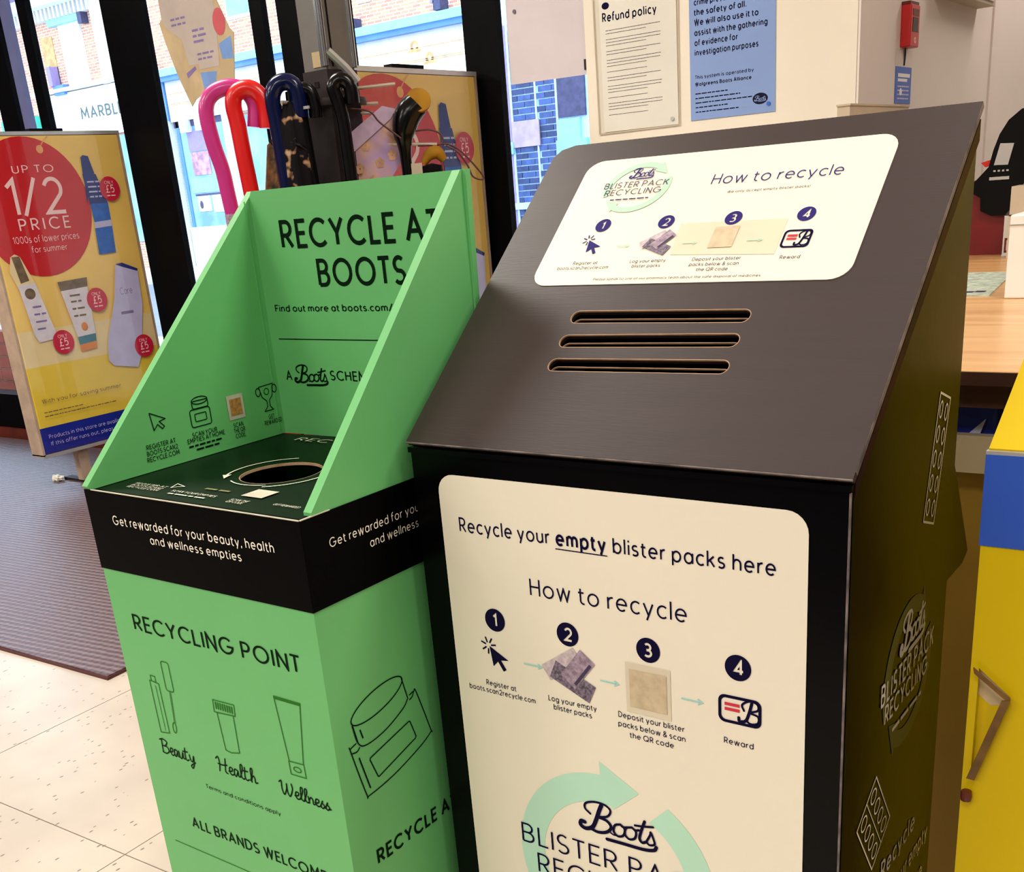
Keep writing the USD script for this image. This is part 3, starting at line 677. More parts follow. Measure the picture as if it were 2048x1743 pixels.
# front
ginks(G, fp, 'lettering', text('RECYCLING POINT', .0325, -.1442, .0158, .2750, w=.135))
lnw = .0011
def ol(g, w=lnw): return g.buffer(w / 2).difference(g.buffer(-w / 2))
mascara = unary_union([ol(rr(.0645, -.2069, .0768, -.1738, .003)), line([(.0703, -.2069), (.0672, -.2440)], .0024).difference(line([(.0703, -.2069), (.0672, -.2440)], .0008)), ol(affinity.rotate(ell(.0650, -.2500, .0028, .0062), -8)),
    ol(Polygon([(.0391, -.2010), (.0527, -.2024), (.0535, -.2585), (.0395, -.2605)]).buffer(.0005)), ol(rect(.0415, -.2010, .0490, -.1945)), line([(.0470, -.2050), (.0480, -.2570)], .0008)])
ginks(G, fp, 'mascara_icon', mascara, 'green_line')
brush = unary_union([ol(Polygon([(.1385, -.2010), (.1700, -.2000), (.1690, -.2125), (.1375, -.2145)])), ol(Polygon([(.1415, -.2145), (.1660, -.2125), (.1650, -.2540), (.1520, -.2570), (.1440, -.2558)]))] + [line([(.1420 + .0034 * k, -.2025), (.1418 + .0034 * k, -.2105)], .0018) for k in range(8)])
ginks(G, fp, 'toothbrush_icon', brush, 'green_line')
tubei = unary_union([ol(Polygon([(.2315, -.1766), (.2664, -.1768), (.2573, -.2425), (.2380, -.2437)])), rect(.2317, -.1795, .2660, -.1768), ol(Polygon([(.2372, -.2437), (.2578, -.2425), (.2582, -.2569), (.2375, -.2577)])), ol(ell(.2476, -.2505, .0050, .0026))])
ginks(G, fp, 'tube_icon', tubei, 'green_line')
# handwriting
hw = {
 'B': [[(.10, 1), (.06, .5), (.04, .02)], [(-.05, .92), (.2, 1.02), (.46, .86), (.30, .56), (.10, .52), (.42, .50), (.50, .2), (.28, 0), (.02, .03)]],
 'H': [[(-.1, .85), (.05, 1.0), (.10, .6), (.02, 0)], [(.50, 1.02), (.44, .5), (.40, .1), (.52, 0)], [(.0, .52), (.25, .5), (.55, .6)]],
 'W': [[(-.08, .88), (.06, 1.0), (.04, .4), (.14, .02), (.32, .5), (.36, .9), (.36, .3), (.48, .02), (.68, .6), (.66, 1.0)]],
 'e': [[(0, .22), (.2, .3), (.24, .5), (.1, .52), (.04, .25), (.14, .02), (.34, .12)]],
 'a': [[(.28, .46), (.1, .52), (.03, .2), (.12, .02), (.28, .4), (.28, .1), (.40, .08)]],
 'u': [[(0, .5), (.03, .1), (.16, .04), (.28, .5), (.29, .1), (.42, .08)]],
 't': [[(.12, .9), (.06, .2), (.16, .02), (.30, .12)], [(-.06, .62), (.28, .66)]],
 'y': [[(0, .5), (.05, .14), (.18, .08), (.30, .5), (.24, -.1), (.10, -.42), (.02, -.25), (.36, .06)]],
 'l': [[(0, .1), (.2, .7), (.20, 1.0), (.10, .9), (.07, .2), (.18, .02), (.30, .12)]],
 'h': [[(0, .1), (.18, .75), (.17, 1.0), (.08, .85), (.06, .02)], [(.06, .2), (.2, .5), (.28, .35), (.28, .06), (.42, .1)]],
 'n': [[(.02, .5), (.05, .04)], [(.05, .25), (.18, .5), (.27, .35), (.28, .06), (.40, .1)]],
 's': [[(0, .1), (.16, .52), (.12, .4), (.24, .2), (.14, .0), (.02, .08)], [(.22, .08), (.32, .12)]]}
def hand(word, x0, y0, h, x1, w):
    st, x = [], 0.0
    for ch in word:
        st += [[(a + x, b) for a, b in s] for s in hw[ch]]; x += {'B': .58, 'H': .62, 'W': .78, 'y': .38, 'e': .30, 's': .28, 'l': .24}.get(ch, .38)
    return script(st, w, x0, y0, (x1 - x0) / x, h)
ginks(G, fp, 'handwriting', hand('Beauty', .0345, -.2862, .0165, .0890, .0015))
ginks(G, fp, 'handwriting', hand('Health', .1270, -.2840, .0165, .1840, .0015))
ginks(G, fp, 'handwriting', hand('Wellness', .2195, -.2845, .0150, .2850, .0015))
ginks(G, fp, 'lettering', text('Terms and conditions apply', .0985, -.3118, .0044, .2113, w=.12))
ginks(G, fp, 'lettering', text('ALL BRANDS WELCOME', .0600, -.3705, .0112, .2640, w=.15))
ginks(G, fp, 'rule_line', rect(.0209, -.4012, .2850, -.4002), 'green_line')
# collar
ink(G, col, 'lettering', unary_union([text('Get rewarded for your beauty, health', .0378, -.0315, .0086, .2680, w=.15), text('and wellness empties', .0920, -.0452, .0080, .2226, w=.15)]), 'white_ink', .0017, gb_)
ink(GR, col, 'lettering', unary_union([text('Get rewarded for your beauty, health', .0284, -.0315, .0078, .2330, w=.13), text('and wellness empties', .0772, -.0462, .0078, .1900, w=.13)]), 'white_ink', .0017, gb_)
# right side: cream jar and slogan
L2 = lambda pts, w=.0013, closed=False: LineString(spline(pts, 8)).buffer(w / 2)
lidt = affinity.rotate(ell(.0605, -.1925, .0372, .0118, 40), 11)
jar = [ol(lidt, .0013), L2([(.0246, -.2030), (.0290, -.2225), (.0395, -.2290), (.0660, -.2262), (.0930, -.2160), (.1017, -.2085)]), LineString([(.0246, -.2000), (.0290, -.2225)]).buffer(.00065), LineString([(.0962, -.1850), (.1017, -.2085)]).buffer(.00065),
       L2([(.0262, -.2215), (.0185, -.2235), (.0183, -.2262), (.0302, -.2770), (.0345, -.2805), (.0700, -.2765), (.1100, -.2660), (.1283, -.2580), (.1285, -.2540), (.1145, -.2075), (.1110, -.2050), (.1045, -.2062)]),
       L2([(.0200, -.2290), (.0260, -.2300), (.0300, -.2275)]), L2([(.1040, -.2110), (.1080, -.2095), (.1105, -.2060)]),
       ol(Polygon([(.0430, -.2460), (.0990, -.2345), (.1045, -.2520), (.0500, -.2660)]).buffer(.002), .0013),
       line([(.0275, -.2370), (.0365, -.2740)], .0016), line([(.0335, -.2105), (.0360, -.2205)], .0016)]
ginks(GR, rp, 'jar_icon', unary_union(jar))
ginks(GR, rp, 'lettering', text('RECYCLE AT BOOTS', .0322, -.3560, .0138, .2350, w=.20))
# left wing, inner face
og2 = .0006
ginks(GWi, lw, 'pointer_icon', ol(Polygon([(.0830, .0589), (.1010, .0500), (.0930, .0485), (.0985, .0425), (.0955, .0405), (.0905, .0460), (.0850, .0406)]), .001), 'green_ink', og2)
ginks(GWi, lw, 'jar_icon', unary_union([ol(ell(.1476, .0600, .0105, .0038), .001), ol(rr(.1371, .0520, .1581, .0600, .002), .001), ol(rr(.1325, .0330, .1592, .0515, .003), .001), ol(rr(.1385, .0385, .1535, .0465, .001), .0009)]), 'green_ink', og2)
ginks(GWi, lw, 'code_sticker', rect(.1832, .0300, .2062, .0568), 'pale_edge', og2)
ginks(GWi, lw, 'code_sticker', rect(.1868, .0345, .2026, .0525), 'orange_sticker', og2 + .0004)
ginks(GWi, lw, 'trophy_icon', unary_union([ol(Polygon([(.2310, .0580), (.2520, .0590), (.2490, .0460), (.2440, .0410), (.2440, .0345), (.2480, .0300), (.2350, .0298), (.2400, .0345), (.2400, .0410), (.2340, .0460)]), .001), ol(ell(.2290, .0525, .0032, .0045), .001), ol(ell(.2535, .0530, .0032, .0045), .001), ol(ell(.2415, .0515, .0035, .0035), .0008)]), 'green_ink', og2)
for rows in ((('REGISTER AT', .0718, .1085, .0232), ('BOOTS.SCAN2', .0710, .1100, .0168), ('RECYCLE.COM', .0700, .1108, .0104)), (('SCAN YOUR', .1309, .1643, .0232), ('EMPTIES AT HOME', .1232, .1737, .0178)), (('SCAN', .1874, .2010, .0215), ('THE QR', .1868, .2025, .0155), ('CODE', .1880, .2015, .0095)), (('GET', .2390, .2475, .0205), ('REWARDED', .2320, .2580, .0145))):
    for s, x0, x1, y in rows: ginks(GWi, lw, 'lettering', text(s, x0, y, .0044, x1, w=.15), 'green_ink', og2)
ginks(GWi, lw, 'lettering', unary_union([greek(.1240, .1720, .0130, .0030, 4), greek(.1330, .1640, .0085, .0030, 5)]), 'green_ink', og2)
# hopper print
cx, cy = .1540, .1190
tw = lambda g, mat='white_ink': ink(GT, hp, 'hopper_print', g, mat, .0004, gb_)
tw(unary_union([line(arcp(cx, cy, .0560, .0560, 118, 214, 16), .0022), Polygon([(cx + .0560 * math.cos(math.radians(226)), cy + .0560 * math.sin(math.radians(226))), (cx + .0605 * math.cos(math.radians(210)), cy + .0605 * math.sin(math.radians(210))), (cx + .0510 * math.cos(math.radians(210)), cy + .0510 * math.sin(math.radians(210)))])]))
tw(unary_union([line(arcp(cx, cy, .0560, .0560, -62, 40, 16), .0022), line(arcp(cx, cy, .0500, .0500, 240, 300, 10), .0016)]))
tw(text('RECYCLE HERE', .0520, .2330, .0120, .2500, w=.13))
tw(text('REGISTER AT', .0350, .0330, .0040, .0830, w=.12)); tw(text('BOOTS.SCAN2', .0360, .0270, .0040, .0840, w=.12)); tw(text('RECYCLE.COM', .0370, .0210, .0040, .0850, w=.12))
tw(text('SCAN YOUR EMPTIES', .1000, .0260, .0045, .1640, w=.12)); tw(greek(.1040, .1600, .0190, .0040, 8))
tw(text('SCAN THE', .1860, .0250, .0042, .2100, w=.12)); tw(text('QR CODE', .1870, .0190, .0042, .2090, w=.12)); tw(text('GET REWARDED', .2400, .0280, .0042, .2730, w=.12))
tw(ol(Polygon([(.0830, .0480), (.1000, .0430), (.0930, .0405), (.0890, .0350)]), .0012)); tw(greek(.128, .172, .0440, .006, 9), 'olive_ink')
ink(GT, hp, 'paper_label', rect(.1850, .0395, .2130, .0620), 'pale_edge', .0005, gb_, label='small blank cream paper label')

# ================================================================ yellow display box at the right
YX, YY, YT = -.175, .800, .888
yb = T('yellow_display_box', 'bright yellow cardboard display box with a blue band and a torn flap', 'display box', at=(YX + .2, YY + .15, 0))
YF = Face((YX, YY, 0), X, Z); YS = Face((YX, YY, 0), -Y, Z)
tear = Polygon([(.006, .722), (.030, .702), (.024, .676), (.006, .632)])
yb.part('front_panel', YF.slab(rect(0, 0, .40, .820).difference(tear), .005), 'yellow_card')
yb.part('blue_band', YF.slab(rect(-.001, .820, .401, YT), .006, .001), 'blue_card', label='blue band across the top of the front')
yb.part('band_edge', YF.slab(rect(-.001, YT, .401, YT + .0025), .006, .001), 'frame_silver', label='pale cut edge above the blue band')
yb.part('side_panel', Face((YX, YY + .50, 0), -Y, Z).slab(Polygon([(0, 0), (.495, 0), (.495, YT), (0, YT + .262)]), .005), 'yellow_card')
yb.part('side_panel', Face((YX + .40, YY, 0), Y, Z).slab(Polygon([(.005, 0), (.50, 0), (.50, YT + .262), (.005, YT)]), .005), 'yellow_card')
yb.part('rear_panel', bx(YX + .005, YX + .395, YY + .495, YY + .50, 0, YT + .255), 'yellow_card')
yb.part('sloping_top', Face((YX, YY, YT), X, np.array([0, .883, .470])).slab(rect(0, .004, .40, .564), .005, .002), 'yellow_card')
yb.part('torn_flap', cat([YF.slab(Polygon([(.003, .724), (.031, .7025), (.0295, .7005), (.004, .7195)]), .002, .006), YF.slab(Polygon([(.0312, .7025), (.0250, .7010), (.0045, .6290), (.0105, .6285)]), .002, .007)]), 'torn_brown', label='brown torn cardboard edge')
yb.part('torn_hollow', YF.slab(tear.buffer(.01).intersection(rect(.005, 0, .4, 1)), .002, -.006), 'yellow_card')
yb.part('torn_paper', YF.slab(Polygon([(.0055, .7215), (.0290, .7020), (.0240, .6920), (.0150, .6900), (.0055, .6980)]), .001, -.0055), 'card_tan', label='tan torn paper layer')
yb.part('peg', lathe([(.0001, -.0045), (.004, -.004), (.0045, 0), (.004, .004), (.0001, .0045)], 12, at=(YX + .005, YY - .004, .612)), 'trim_red', label='small dark red push rivet')

# ================================================================ service counter
ct = T('service_counter', 'wooden service counter with a dark front and open shelf behind the bins', 'counter', at=(.1, 2.2, 0))
ct.part('worktop', rbox(-1.0, 1.4, 1.34, 3.05, .832, .850, .003), 'counter_wood', smooth=40)
ct.part('worktop_edge', bx(-1.0, 1.4, 1.336, 1.3405, .833, .8485), 'dark_wood', label='dark edge strip of the worktop')
ct.part('fascia', bx(-1.0, 1.4, 1.37, 1.39, .800, .832), 'dark_wood')
ct.part('shelf', bx(-.98, 1.38, 1.40, 1.95, .725, .742), 'beige')
ct.part('shelf_lip', bx(-.98, 1.38, 1.385, 1.40, .715, .762), 'beige')
ct.part('divider', bx(-.292, -.280, 1.40, 1.95, .742, .832), 'beige')
ct.part('back_panel', bx(-1.0, 1.4, 1.95, 1.97, 0, .832), 'dark_wood')
ct.part('end_panel', bx(-1.0, -.98, 1.39, 3.05, 0, .832), 'dark_wood'); ct.part('end_panel', bx(1.38, 1.4, 1.39, 3.05, 0, .832), 'dark_wood')
ct.part('plinth', bx(-.98, 1.38, 1.42, 1.44, 0, .715), 'mustard')
fb = T('folded_bag', 'dark blue folded bag pushed onto the open shelf below the counter', 'bag', at=(-.38, 1.55, .742))
fb.part('body', rbox(-.46, -.296, 1.415, 1.66, .742, .826, .012), 'bag_blue', smooth=40)
fb.part('flap', Face((0, 1.4135, 0), X, Z).slab(Polygon([(-.345, .747), (-.322, .752), (-.314, .778), (-.330, .762)]), .004, .001), 'prod_lilac', smooth=40)
sc = T('counter_screen', 'thin beige upright panel standing on the counter behind the black bin', 'panel', at=(-.93, 2.85, .85))
sc.part('board', bx(-.945, -.916, 2.6, 3.03, .862, 1.205), 'beige'); sc.part('cap', bx(-.947, -.914, 2.598, 3.032, 1.205, 1.209), 'beige'); sc.part('foot', bx(-.975, -.886, 2.62, 3.01, .85, .862), 'beige')
lf = T('leaflet', 'pale green leaflet lying on the wooden counter', 'leaflet', at=(-.55, 2.27, .85))
LF = Face((0, 0, .8500), X, Y)
lq = Polygon([(-.66, 2.47), (-.515, 2.457), (-.469, 2.060), (-.60, 2.064)])
sh = lf.part('sheet', LF.slab(lq, .002, .002), 'leaflet'); ink(LF, sh, 'print', unary_union([rect(-.505, 2.105, -.488, 2.125), rect(-.530, 2.10, -.507, 2.12)]), 'grey_ink', .0025, lf)
tm = T('card_terminal', 'black card payment terminal on a dark red stand on the counter', 'card terminal', at=(-.66, 2.95, .85))
tm.part('stand', Face((0, 2.90, 0), X, Z).slab(Polygon([(-.80, .85), (-.628, .85), (-.640, .935), (-.655, .99), (-.69, 1.025), (-.72, 1.02), (-.77, .98), (-.80, .93)]), .10), 'plastic_red')
tb = tm.part('body', Face((0, 2.885, 0), X, Z).slab(Polygon([(-.712, 1.010), (-.690, 1.033), (-.676, 1.048), (-.668, 1.085), (-.657, 1.118), (-.640, 1.146), (-.615, 1.166), (-.56, 1.175), (-.52, 1.12), (-.57, 1.05), (-.604, 1.010), (-.620, .965), (-.637, .944), (-.665, .944), (-.688, .955), (-.690, .985), (-.708, .995)]).buffer(.004), .05), 'plastic_black')
TF = Face((0, 2.885, 0), X, Z)
tm.part('screen', TF.slab(Polygon([(-.668, 1.053), (-.657, 1.100), (-.627, 1.098), (-.637, 1.052)]), .002, .002), 'screen_grey')
for k in range(4): tm.part('key', TF.slab(rect(-.668 + .0095 * k, 1.038, -.663 + .0095 * k, 1.042), .002, .002), 'screen_grey')
tm.part('trim', TF.slab(Polygon([(-.700, 1.060), (-.676, 1.066), (-.664, 1.080), (-.668, 1.058), (-.690, 1.050)]), .02, -.01), 'call_red')
tm.part('slot', TF.slab(rect(-.676, 1.020, -.632, 1.027), .002, .002), 'frame_silver')
pt = T('price_ticket', 'small red and white ticket propped beside the red stand', 'ticket', at=(-.61, 2.86, .85))
PF = Face((0, 2.86, 0), X, Z)
pc = pt.part('card', PF.slab(rect(-.630, .8525, -.598, .940), .002), 'white_plastic'); ink(PF, pc, 'print', unary_union([rect(-.626, .857, -.602, .890).difference(rect(-.622, .862, -.606, .885)), rect(-.618, .866, -.610, .880)]), 'plastic_red', .0005, pt); ink(PF, pc, 'print', rect(-.616, .900, -.610, .928), 'grey_ink', .0005, pt)
pt.part('foot', bx(-.630, -.598, 2.855, 2.88, .85, .8525), 'white_plastic')
cb = T('beige_carton', 'beige carton behind the card terminal at the right edge', 'carton', at=(-.5, 2.8, .85))
cb.part('body', bx(-.607, -.40, 2.80, 2.88, .852, 1.006), 'beige'); cb.part('lid_line', bx(-.608, -.399, 2.799, 2.881, .942, .945), 'dark_wood'); cb.part('base', bx(-.607, -.40, 2.80, 2.88, .85, .852), 'beige')
ps = T('white_carton', 'bright white carton standing on the counter at the right edge', 'carton', at=(-.32, 2.1, .85))
ps.part('body', rbox(-.436, -.20, 2.02, 2.30, .85, .985, .003), 'white_plastic', smooth=40); ps.part('lid', bx(-.437, -.199, 2.019, 2.301, .968, .970), 'frame_silver')

# ================================================================ poster stands
def poster_stand(px, y0, label):
    """double-sided floor standing poster board in a slim frame, facing +x"""
    t = T('poster_stand', label, 'poster stand', at=(px - .05, y0 + .347, .0105), group=None)
    P = Face((px, y0, .175), Y, Z); w, h, d = .694, 1.290, .085
    t.part('board', bx(px - d, px - .006, y0 + .006, y0 + w - .006, .181, .175 + h - .006), 'frame_tan')
    t.part('frame', bx(px - d, px + .002, y0, y0 + .010, .175, .175 + h), 'frame_tan'); t.part('frame', bx(px - d, px + .002, y0 + w - .010, y0 + w, .175, .175 + h), 'frame_tan')
    t.part('rail', bx(px - d, px + .003, y0, y0 + w, .175 + h - .014, .175 + h), 'frame_silver', label='silver top rail')
    t.part('rail', bx(px - d, px + .002, y0, y0 + w, .165, .180), 'frame_silver', label='silver bottom rail')
    t.part('clip', bx(px - .03, px + .004, y0 + .27, y0 + .42, .175 + h, .175 + h + .010), 'black_cloth', label='black clip on the top rail')
    t.part('leg', bx(px - .075, px - .035, y0 + .185, y0 + .235, .022, .175), 'frame_tan'); t.part('leg', bx(px - .075, px - .035, y0 + .46, y0 + .51, .022, .175), 'frame_tan')
    t.part('foot', bx(px - .20, px + .02, y0 + .19, y0 + .23, .0105, .022), 'dark_metal'); t.part('foot', bx(px - .20, px + .02, y0 + .465, y0 + .505, .0105, .022), 'dark_metal')
    ps_ = t.part('poster', P.slab(rect(.012, .008, w - .012, h - .016), .003, -.001), 'poster_yellow')
    k = [0]
    def pr(g, mat, name='print', label=None):
        k[0] += 1; ink(P, ps_, name, g, mat, .0002 + .00028 * k[0], t, label)
    inner = rect(.012, .008, w - .012, h - .016)
    pr(rect(.012, .008, w - .012, .118), 'poster_blue', 'blue_footer')
    pr(rect(.012, .118, w - .012, .372), 'poster_gold', 'gold_panel')
    pr(rect(.012, .372, w - .012, .52), 'poster_pale', 'pale_panel')
    pr(ell(.218, 1.000, .262, .272, 48).intersection(inner), 'poster_red', 'red_tag')
    pr(line([(.345, 1.272), (.322, 1.255), (.305, 1.235)], .004), 'peach_print', 'string'); pr(Point(.297, 1.222).buffer(.016), 'peach_print', 'tag_hole')
    pr(text('UP TO', .1528, 1.1350, .0265, .3410, w=.12, track=.32), 'pink_print', 'lettering')
    pr(text('1/2', .1050, .9772, .1310, .3620, w=.12, track=.10), 'pink_print', 'lettering')
    pr(text('PRICE', .1290, .9150, .0430, .3640, w=.13, track=.38), 'pink_print', 'lettering')
    pr(text('1000s of lower prices', .0880, .8670, .0250, .3940, w=.11), 'pink_print', 'lettering')
    pr(text('for summer', .1620, .8270, .0230, .3260, w=.11), 'pink_print', 'lettering')
    # products
    pr(Polygon([(.4650, 1.0), (.5100, 1.125), (.4780, 1.190), (.4760, 1.125)]).union(Polygon([(.472, 1.105), (.478, 1.185), (.490, 1.195), (.515, 1.190), (.530, 1.120)])), 'prod_navy', 'spray_can')
    pr(Polygon([(.470, 1.120), (.535, 1.118), (.568, 1.000), (.478, .998)]), 'prod_navy', 'spray_can'); pr(Polygon([(.478, 1.0), (.568, 1.0), (.566, .93), (.482, .925)]), 'prod_blue', 'spray_can')
    pr(Polygon([(.480, .925), (.566, .930), (.565, .905), (.478, .900)]), 'prod_lilac', 'spray_can'); pr(Polygon([(.478, .900), (.565, .905), (.558, .795), (.472, .792)]), 'prod_blue', 'spray_can')
    pr(unary_union([greek(.485, .545, z, .010, int(z * 1000)) for z in (1.025, 1.045, 1.065, 1.085)]), 'prod_lilac', 'spray_can')
    pr(Polygon([(.040, .760), (.058, .818), (.078, .828), (.100, .817), (.142, .706), (.062, .690)]), 'poster_pale', 'serum_bottle'); pr(Polygon([(.062, .818), (.098, .818), (.118, .720), (.078, .712)]), 'prod_brown', 'serum_bottle')
    pr(Polygon([(.062, .706), (.140, .708), (.186, .500), (.172, .474), (.100, .470), (.086, .500)]), 'prod_white', 'serum_bottle'); pr(ell(.108, .668, .024, .022), 'prod_brown', 'serum_bottle')
    pr(unary_union([greek(.105, .160, z, .012, int(z * 999)) for z in (.52, .55, .58, .61)]), 'card_violet', 'serum_bottle')
    pr(Polygon([(.242, .700), (.386, .706), (.380, .668), (.248, .660)]), 'prod_brown', 'cream_tube'); pr(Polygon([(.248, .662), (.380, .668), (.372, .470), (.282, .466)]), 'prod_white', 'cream_tube')
    pr(Polygon([(.282, .466), (.372, .470), (.368, .438), (.284, .432)]), 'prod_teal', 'cream_tube'); pr(Polygon([(.284, .432), (.368, .438), (.364, .408), (.284, .404)]), 'prod_orange', 'cream_tube')
    pr(unary_union([greek(.285, .345, z, .012, int(z * 777)) for z in (.55, .58, .61, .635)]), 'prod_brown', 'cream_tube'); pr(ell(.325, .505, .016, .018), 'prod_orange', 'cream_tube')
    pr(Polygon([(.540, .745), (.575, .748), (.650, .716), (.645, .700)]), 'prod_navy', 'lotion_bottle')
    pr(Polygon([(.538, .742), (.648, .705), (.640, .560), (.582, .340), (.552, .292), (.430, .318), (.408, .345), (.425, .430), (.500, .600)]), 'prod_lilac', 'lotion_bottle')
    pr(unary_union([text('Care', .535, .615, .028, .600, w=.1), rect(.520, .530, .585, .542)]), 'card_violet', 'lotion_bottle')
    for bxc, bz in ((.588, 1.056), (.208, .456), (.412, .608), (.604, .380)):
        pr(Point(bxc, bz).buffer(.050), 'bubble_red', 'price_bubble'); pr(unary_union([text('ONLY', bxc - .022, bz + .020, .012, bxc + .022, w=.14), text('£5', bxc - .022, bz - .014, .028, bxc + .022, w=.15), greek(bxc - .02, bxc + .022, bz - .030, .008, 3)]), 'pink_print', 'price_bubble')
    pr(text('With you for saving summer', .0457, .2215, .0165, .4400, w=.12), 'prod_brown', 'lettering')
    pr(unary_union([greek(.044, .235, .1800, .006, 11), greek(.044, .400, .1640, .006, 12)]), 'prod_brown', 'lettering')
    pr(unary_union([text('Products in this store are available', .0400, .0720, .0160, .4300, w=.12), text('If this offer runs out, please ask', .0427, .0415, .0160, .4200, w=.12)]), 'prod_lilac', 'lettering')
    t.part('cover_sheet', P.slab(rect(.012, .008, w - .012, h - .016), .0006, .0142), 'clear_sleeve', label='clear plastic cover over the poster')
    return t
poster_stand(-4.36, 2.486, 'yellow and red half price poster stand at the far left on the mat')
poster_stand(-2.40, 2.500, 'yellow and red half price poster stand behind the umbrella rack')

# ================================================================ wall notices, call point
NW = Face((0, WY, 0), X, Z)
rf = T('refund_notice', 'cream paper notice headed Refund policy in a clear sleeve', 'notice', at=(-1.79, WY, 1.42))
rfq = Polygon([(-1.942, 1.231), (-1.658, 1.233), (-1.655, 1.66), (-1.945, 1.66)])
sp = rf.part('sheet', NW.slab(rect(-1.925, 1.235, -1.662, 1.655), .0015, .0025), 'paper_white')
ink(NW, sp, 'emblem', ell(-1.902, 1.589, .013, .0095), 'navy_ink', .0029, rf)
ink(NW, sp, 'lettering', text('Refund policy', -1.915, 1.5470, .0215, -1.727, w=.19), 'navy_ink', .0029, rf)
gr, z = [], 1.520
for n, blk in enumerate((2, 3, 2, 3, 1, 2, 3, 1, 3, 1)):
    for k in range(blk): gr.append(greek(-1.905, -1.715 - (.05 if k == blk - 1 else 0), z, .0024, n * 7 + k)); z -= .0085
    z -= .0075
ink(NW, sp, 'small_print', unary_union(gr), 'grey_ink', .0029, rf)
rf.part('sleeve', NW.slab(rfq, .001, .0045), 'clear_sleeve'); rf.part('pin', NW.slab(Point(-1.682, 1.252).buffer(.006), .004, .006), 'frame_silver')
rf.part('sleeve_edge', NW.slab(rfq.buffer(.0012).difference(rfq.buffer(-.0012)), .002, .0055), 'beige')
bn = T('camera_notice', 'blue notice about crime prevention with an oval emblem', 'notice', at=(-1.485, WY, 1.42))
bq = rect(-1.620, 1.2395, -1.3525, 1.66)
sp = bn.part('sheet', NW.slab(bq, .0015, .0025), 'paper_blue')
rows = [('being monitored for', 1.5750), ('crime prevention and', 1.5470), ('the safety of all.', 1.5205), ('We will also use it to', 1.4945), ('assist with the gathering', 1.4675), ('of evidence for', 1.4410), ('investigation purposes', 1.4150)]
ink(NW, sp, 'lettering', unary_union([text(s, -1.604, z, .0145, -1.604 + len(s) * .0091, w=.20) for s, z in rows]), 'navy_ink', .0029, bn)
ink(NW, sp, 'lettering', unary_union([text('This system is operated by', -1.604, 1.3520, .0088, -1.418, w=.16), text('Walgreens Boots Alliance', -1.604, 1.3330, .0088, -1.425, w=.22)]), 'navy_ink', .0029, bn)
ink(NW, sp, 'small_print', unary_union([greek(-1.604, -1.500 + .04 * (k % 3), 1.310 - .0125 * k, .0045, k) for k in range(5)]), 'navy_ink', .0029, bn)
e = ell(-1.398, 1.2780, .0235, .0150)
ink(NW, sp, 'emblem', e, 'navy_ink', .0029, bn); ink(NW, sp, 'emblem', wordmark(-1.416, 1.2700, -1.380, 1.2860, 1.2), 'paper_blue', .0033, bn)
bn.part('sleeve', NW.slab(bq, .0008, .0045), 'clear_sleeve'); bn.part('pin', NW.slab(Point(-1.372, 1.262).buffer(.0055), .004, .006), 'tag_blue')
wp = T('window_paper', 'blank pinkish paper fixed to the glass left of the refund notice', 'paper', at=(-2.14, WY + .02, 1.4))
wp.part('sheet', NW.slab(Polygon([(-2.290, 1.414), (-1.992, 1.411), (-1.992, 2.1), (-2.290, 2.1)]), .002, -.02), 'paper_pink')
wp.part('pin', NW.slab(Point(-2.256, 1.626).buffer(.006), .004, -.016), 'mauve_dark')
wp.part('clip', NW.slab(rect(-2.000, 1.425, -1.994, 1.455), .004, -.016), 'dark_metal')

AX = -1.113
cp = T('call_point', 'small red fire alarm call point on the pink wall', 'fire alarm', at=(AX, 3.6, 1.39))
cp.part('case', rbox(AX, AX + .030, 3.565, 3.650, 1.388, 1.500, .004), 'call_red', smooth=40)
cp.part('top_cap', bx(AX, AX + .026, 3.567, 3.648, 1.500, 1.508), 'trim_red')
CF = Face((AX + .030, 3.565, 1.388), Y, Z)
cp.part('window', CF.slab(rect(.018, .040, .068, .078), .002, .001), 'plastic_black'); cp.part('plate', CF.slab(rect(.016, .082, .070, .100), .002, .001), 'trim_red'); cp.part('key_hole', CF.slab(Point(.045, .018).buffer(.008).difference(Point(.045, .018).buffer(.005)), .002, .001), 'pink_print')
tg = T('call_point_tag', 'blue and white instruction tag hanging below the red call point', 'tag', at=(AX, 3.6, 1.24))
TG = Face((AX, 3.535, 1.238), Y, Z)
tt = tg.part('card', TG.slab(rect(0, 0, .150, .100), .0015, .002), 'tag_blue')
ink(TG, tt, 'print', unary_union([rect(.02, .072, .135, .082), rect(.02, .060, .11, .068)]), 'white_plastic', .0024, tg); ink(TG, tt, 'print', unary_union([greek(.02, .13, .012 + .011 * k, .006, k) for k in range(4)]), 'prod_lilac', .0024, tg); ink(TG, tt, 'print', ell(.05, .032, .012, .01), 'white_plastic', .0027, tg)
tg.part('holder', TG.slab(rect(-.004, .100, .150, .146), .001, .002), 'clear_sleeve'); tg.part('cord', tube([(AX + .002, 3.61, 1.342), (AX + .003, 3.612, 1.365), (AX + .004, 3.608, 1.388)], .0022, 8), 'dark_metal')
vu = T('vent_unit', 'grey vent unit high on the pink wall above the terminal', 'vent', at=(AX, 4.1, 1.53))
vu.part('case', bx(AX, AX + .06, 3.87, 4.40, 1.545, 1.75), 'beige'); vu.part('slat', bx(AX + .06, AX + .064, 3.90, 4.37, 1.556, 1.565), 'frame_silver')
sp_ = T('wall_screw', 'small grey screw head in the pink wall beside the terminal', 'screw', at=(AX, 4.2, 1.2))
sp_.part('head', lathe([(.0001, 0.004), (.008, .003), (.010, 0)], 10).apply_transform(trimesh.transformations.rotation_matrix(math.pi / 2, [0, 1, 0])).apply_translation([AX, 4.235, 1.178]), 'dark_metal')
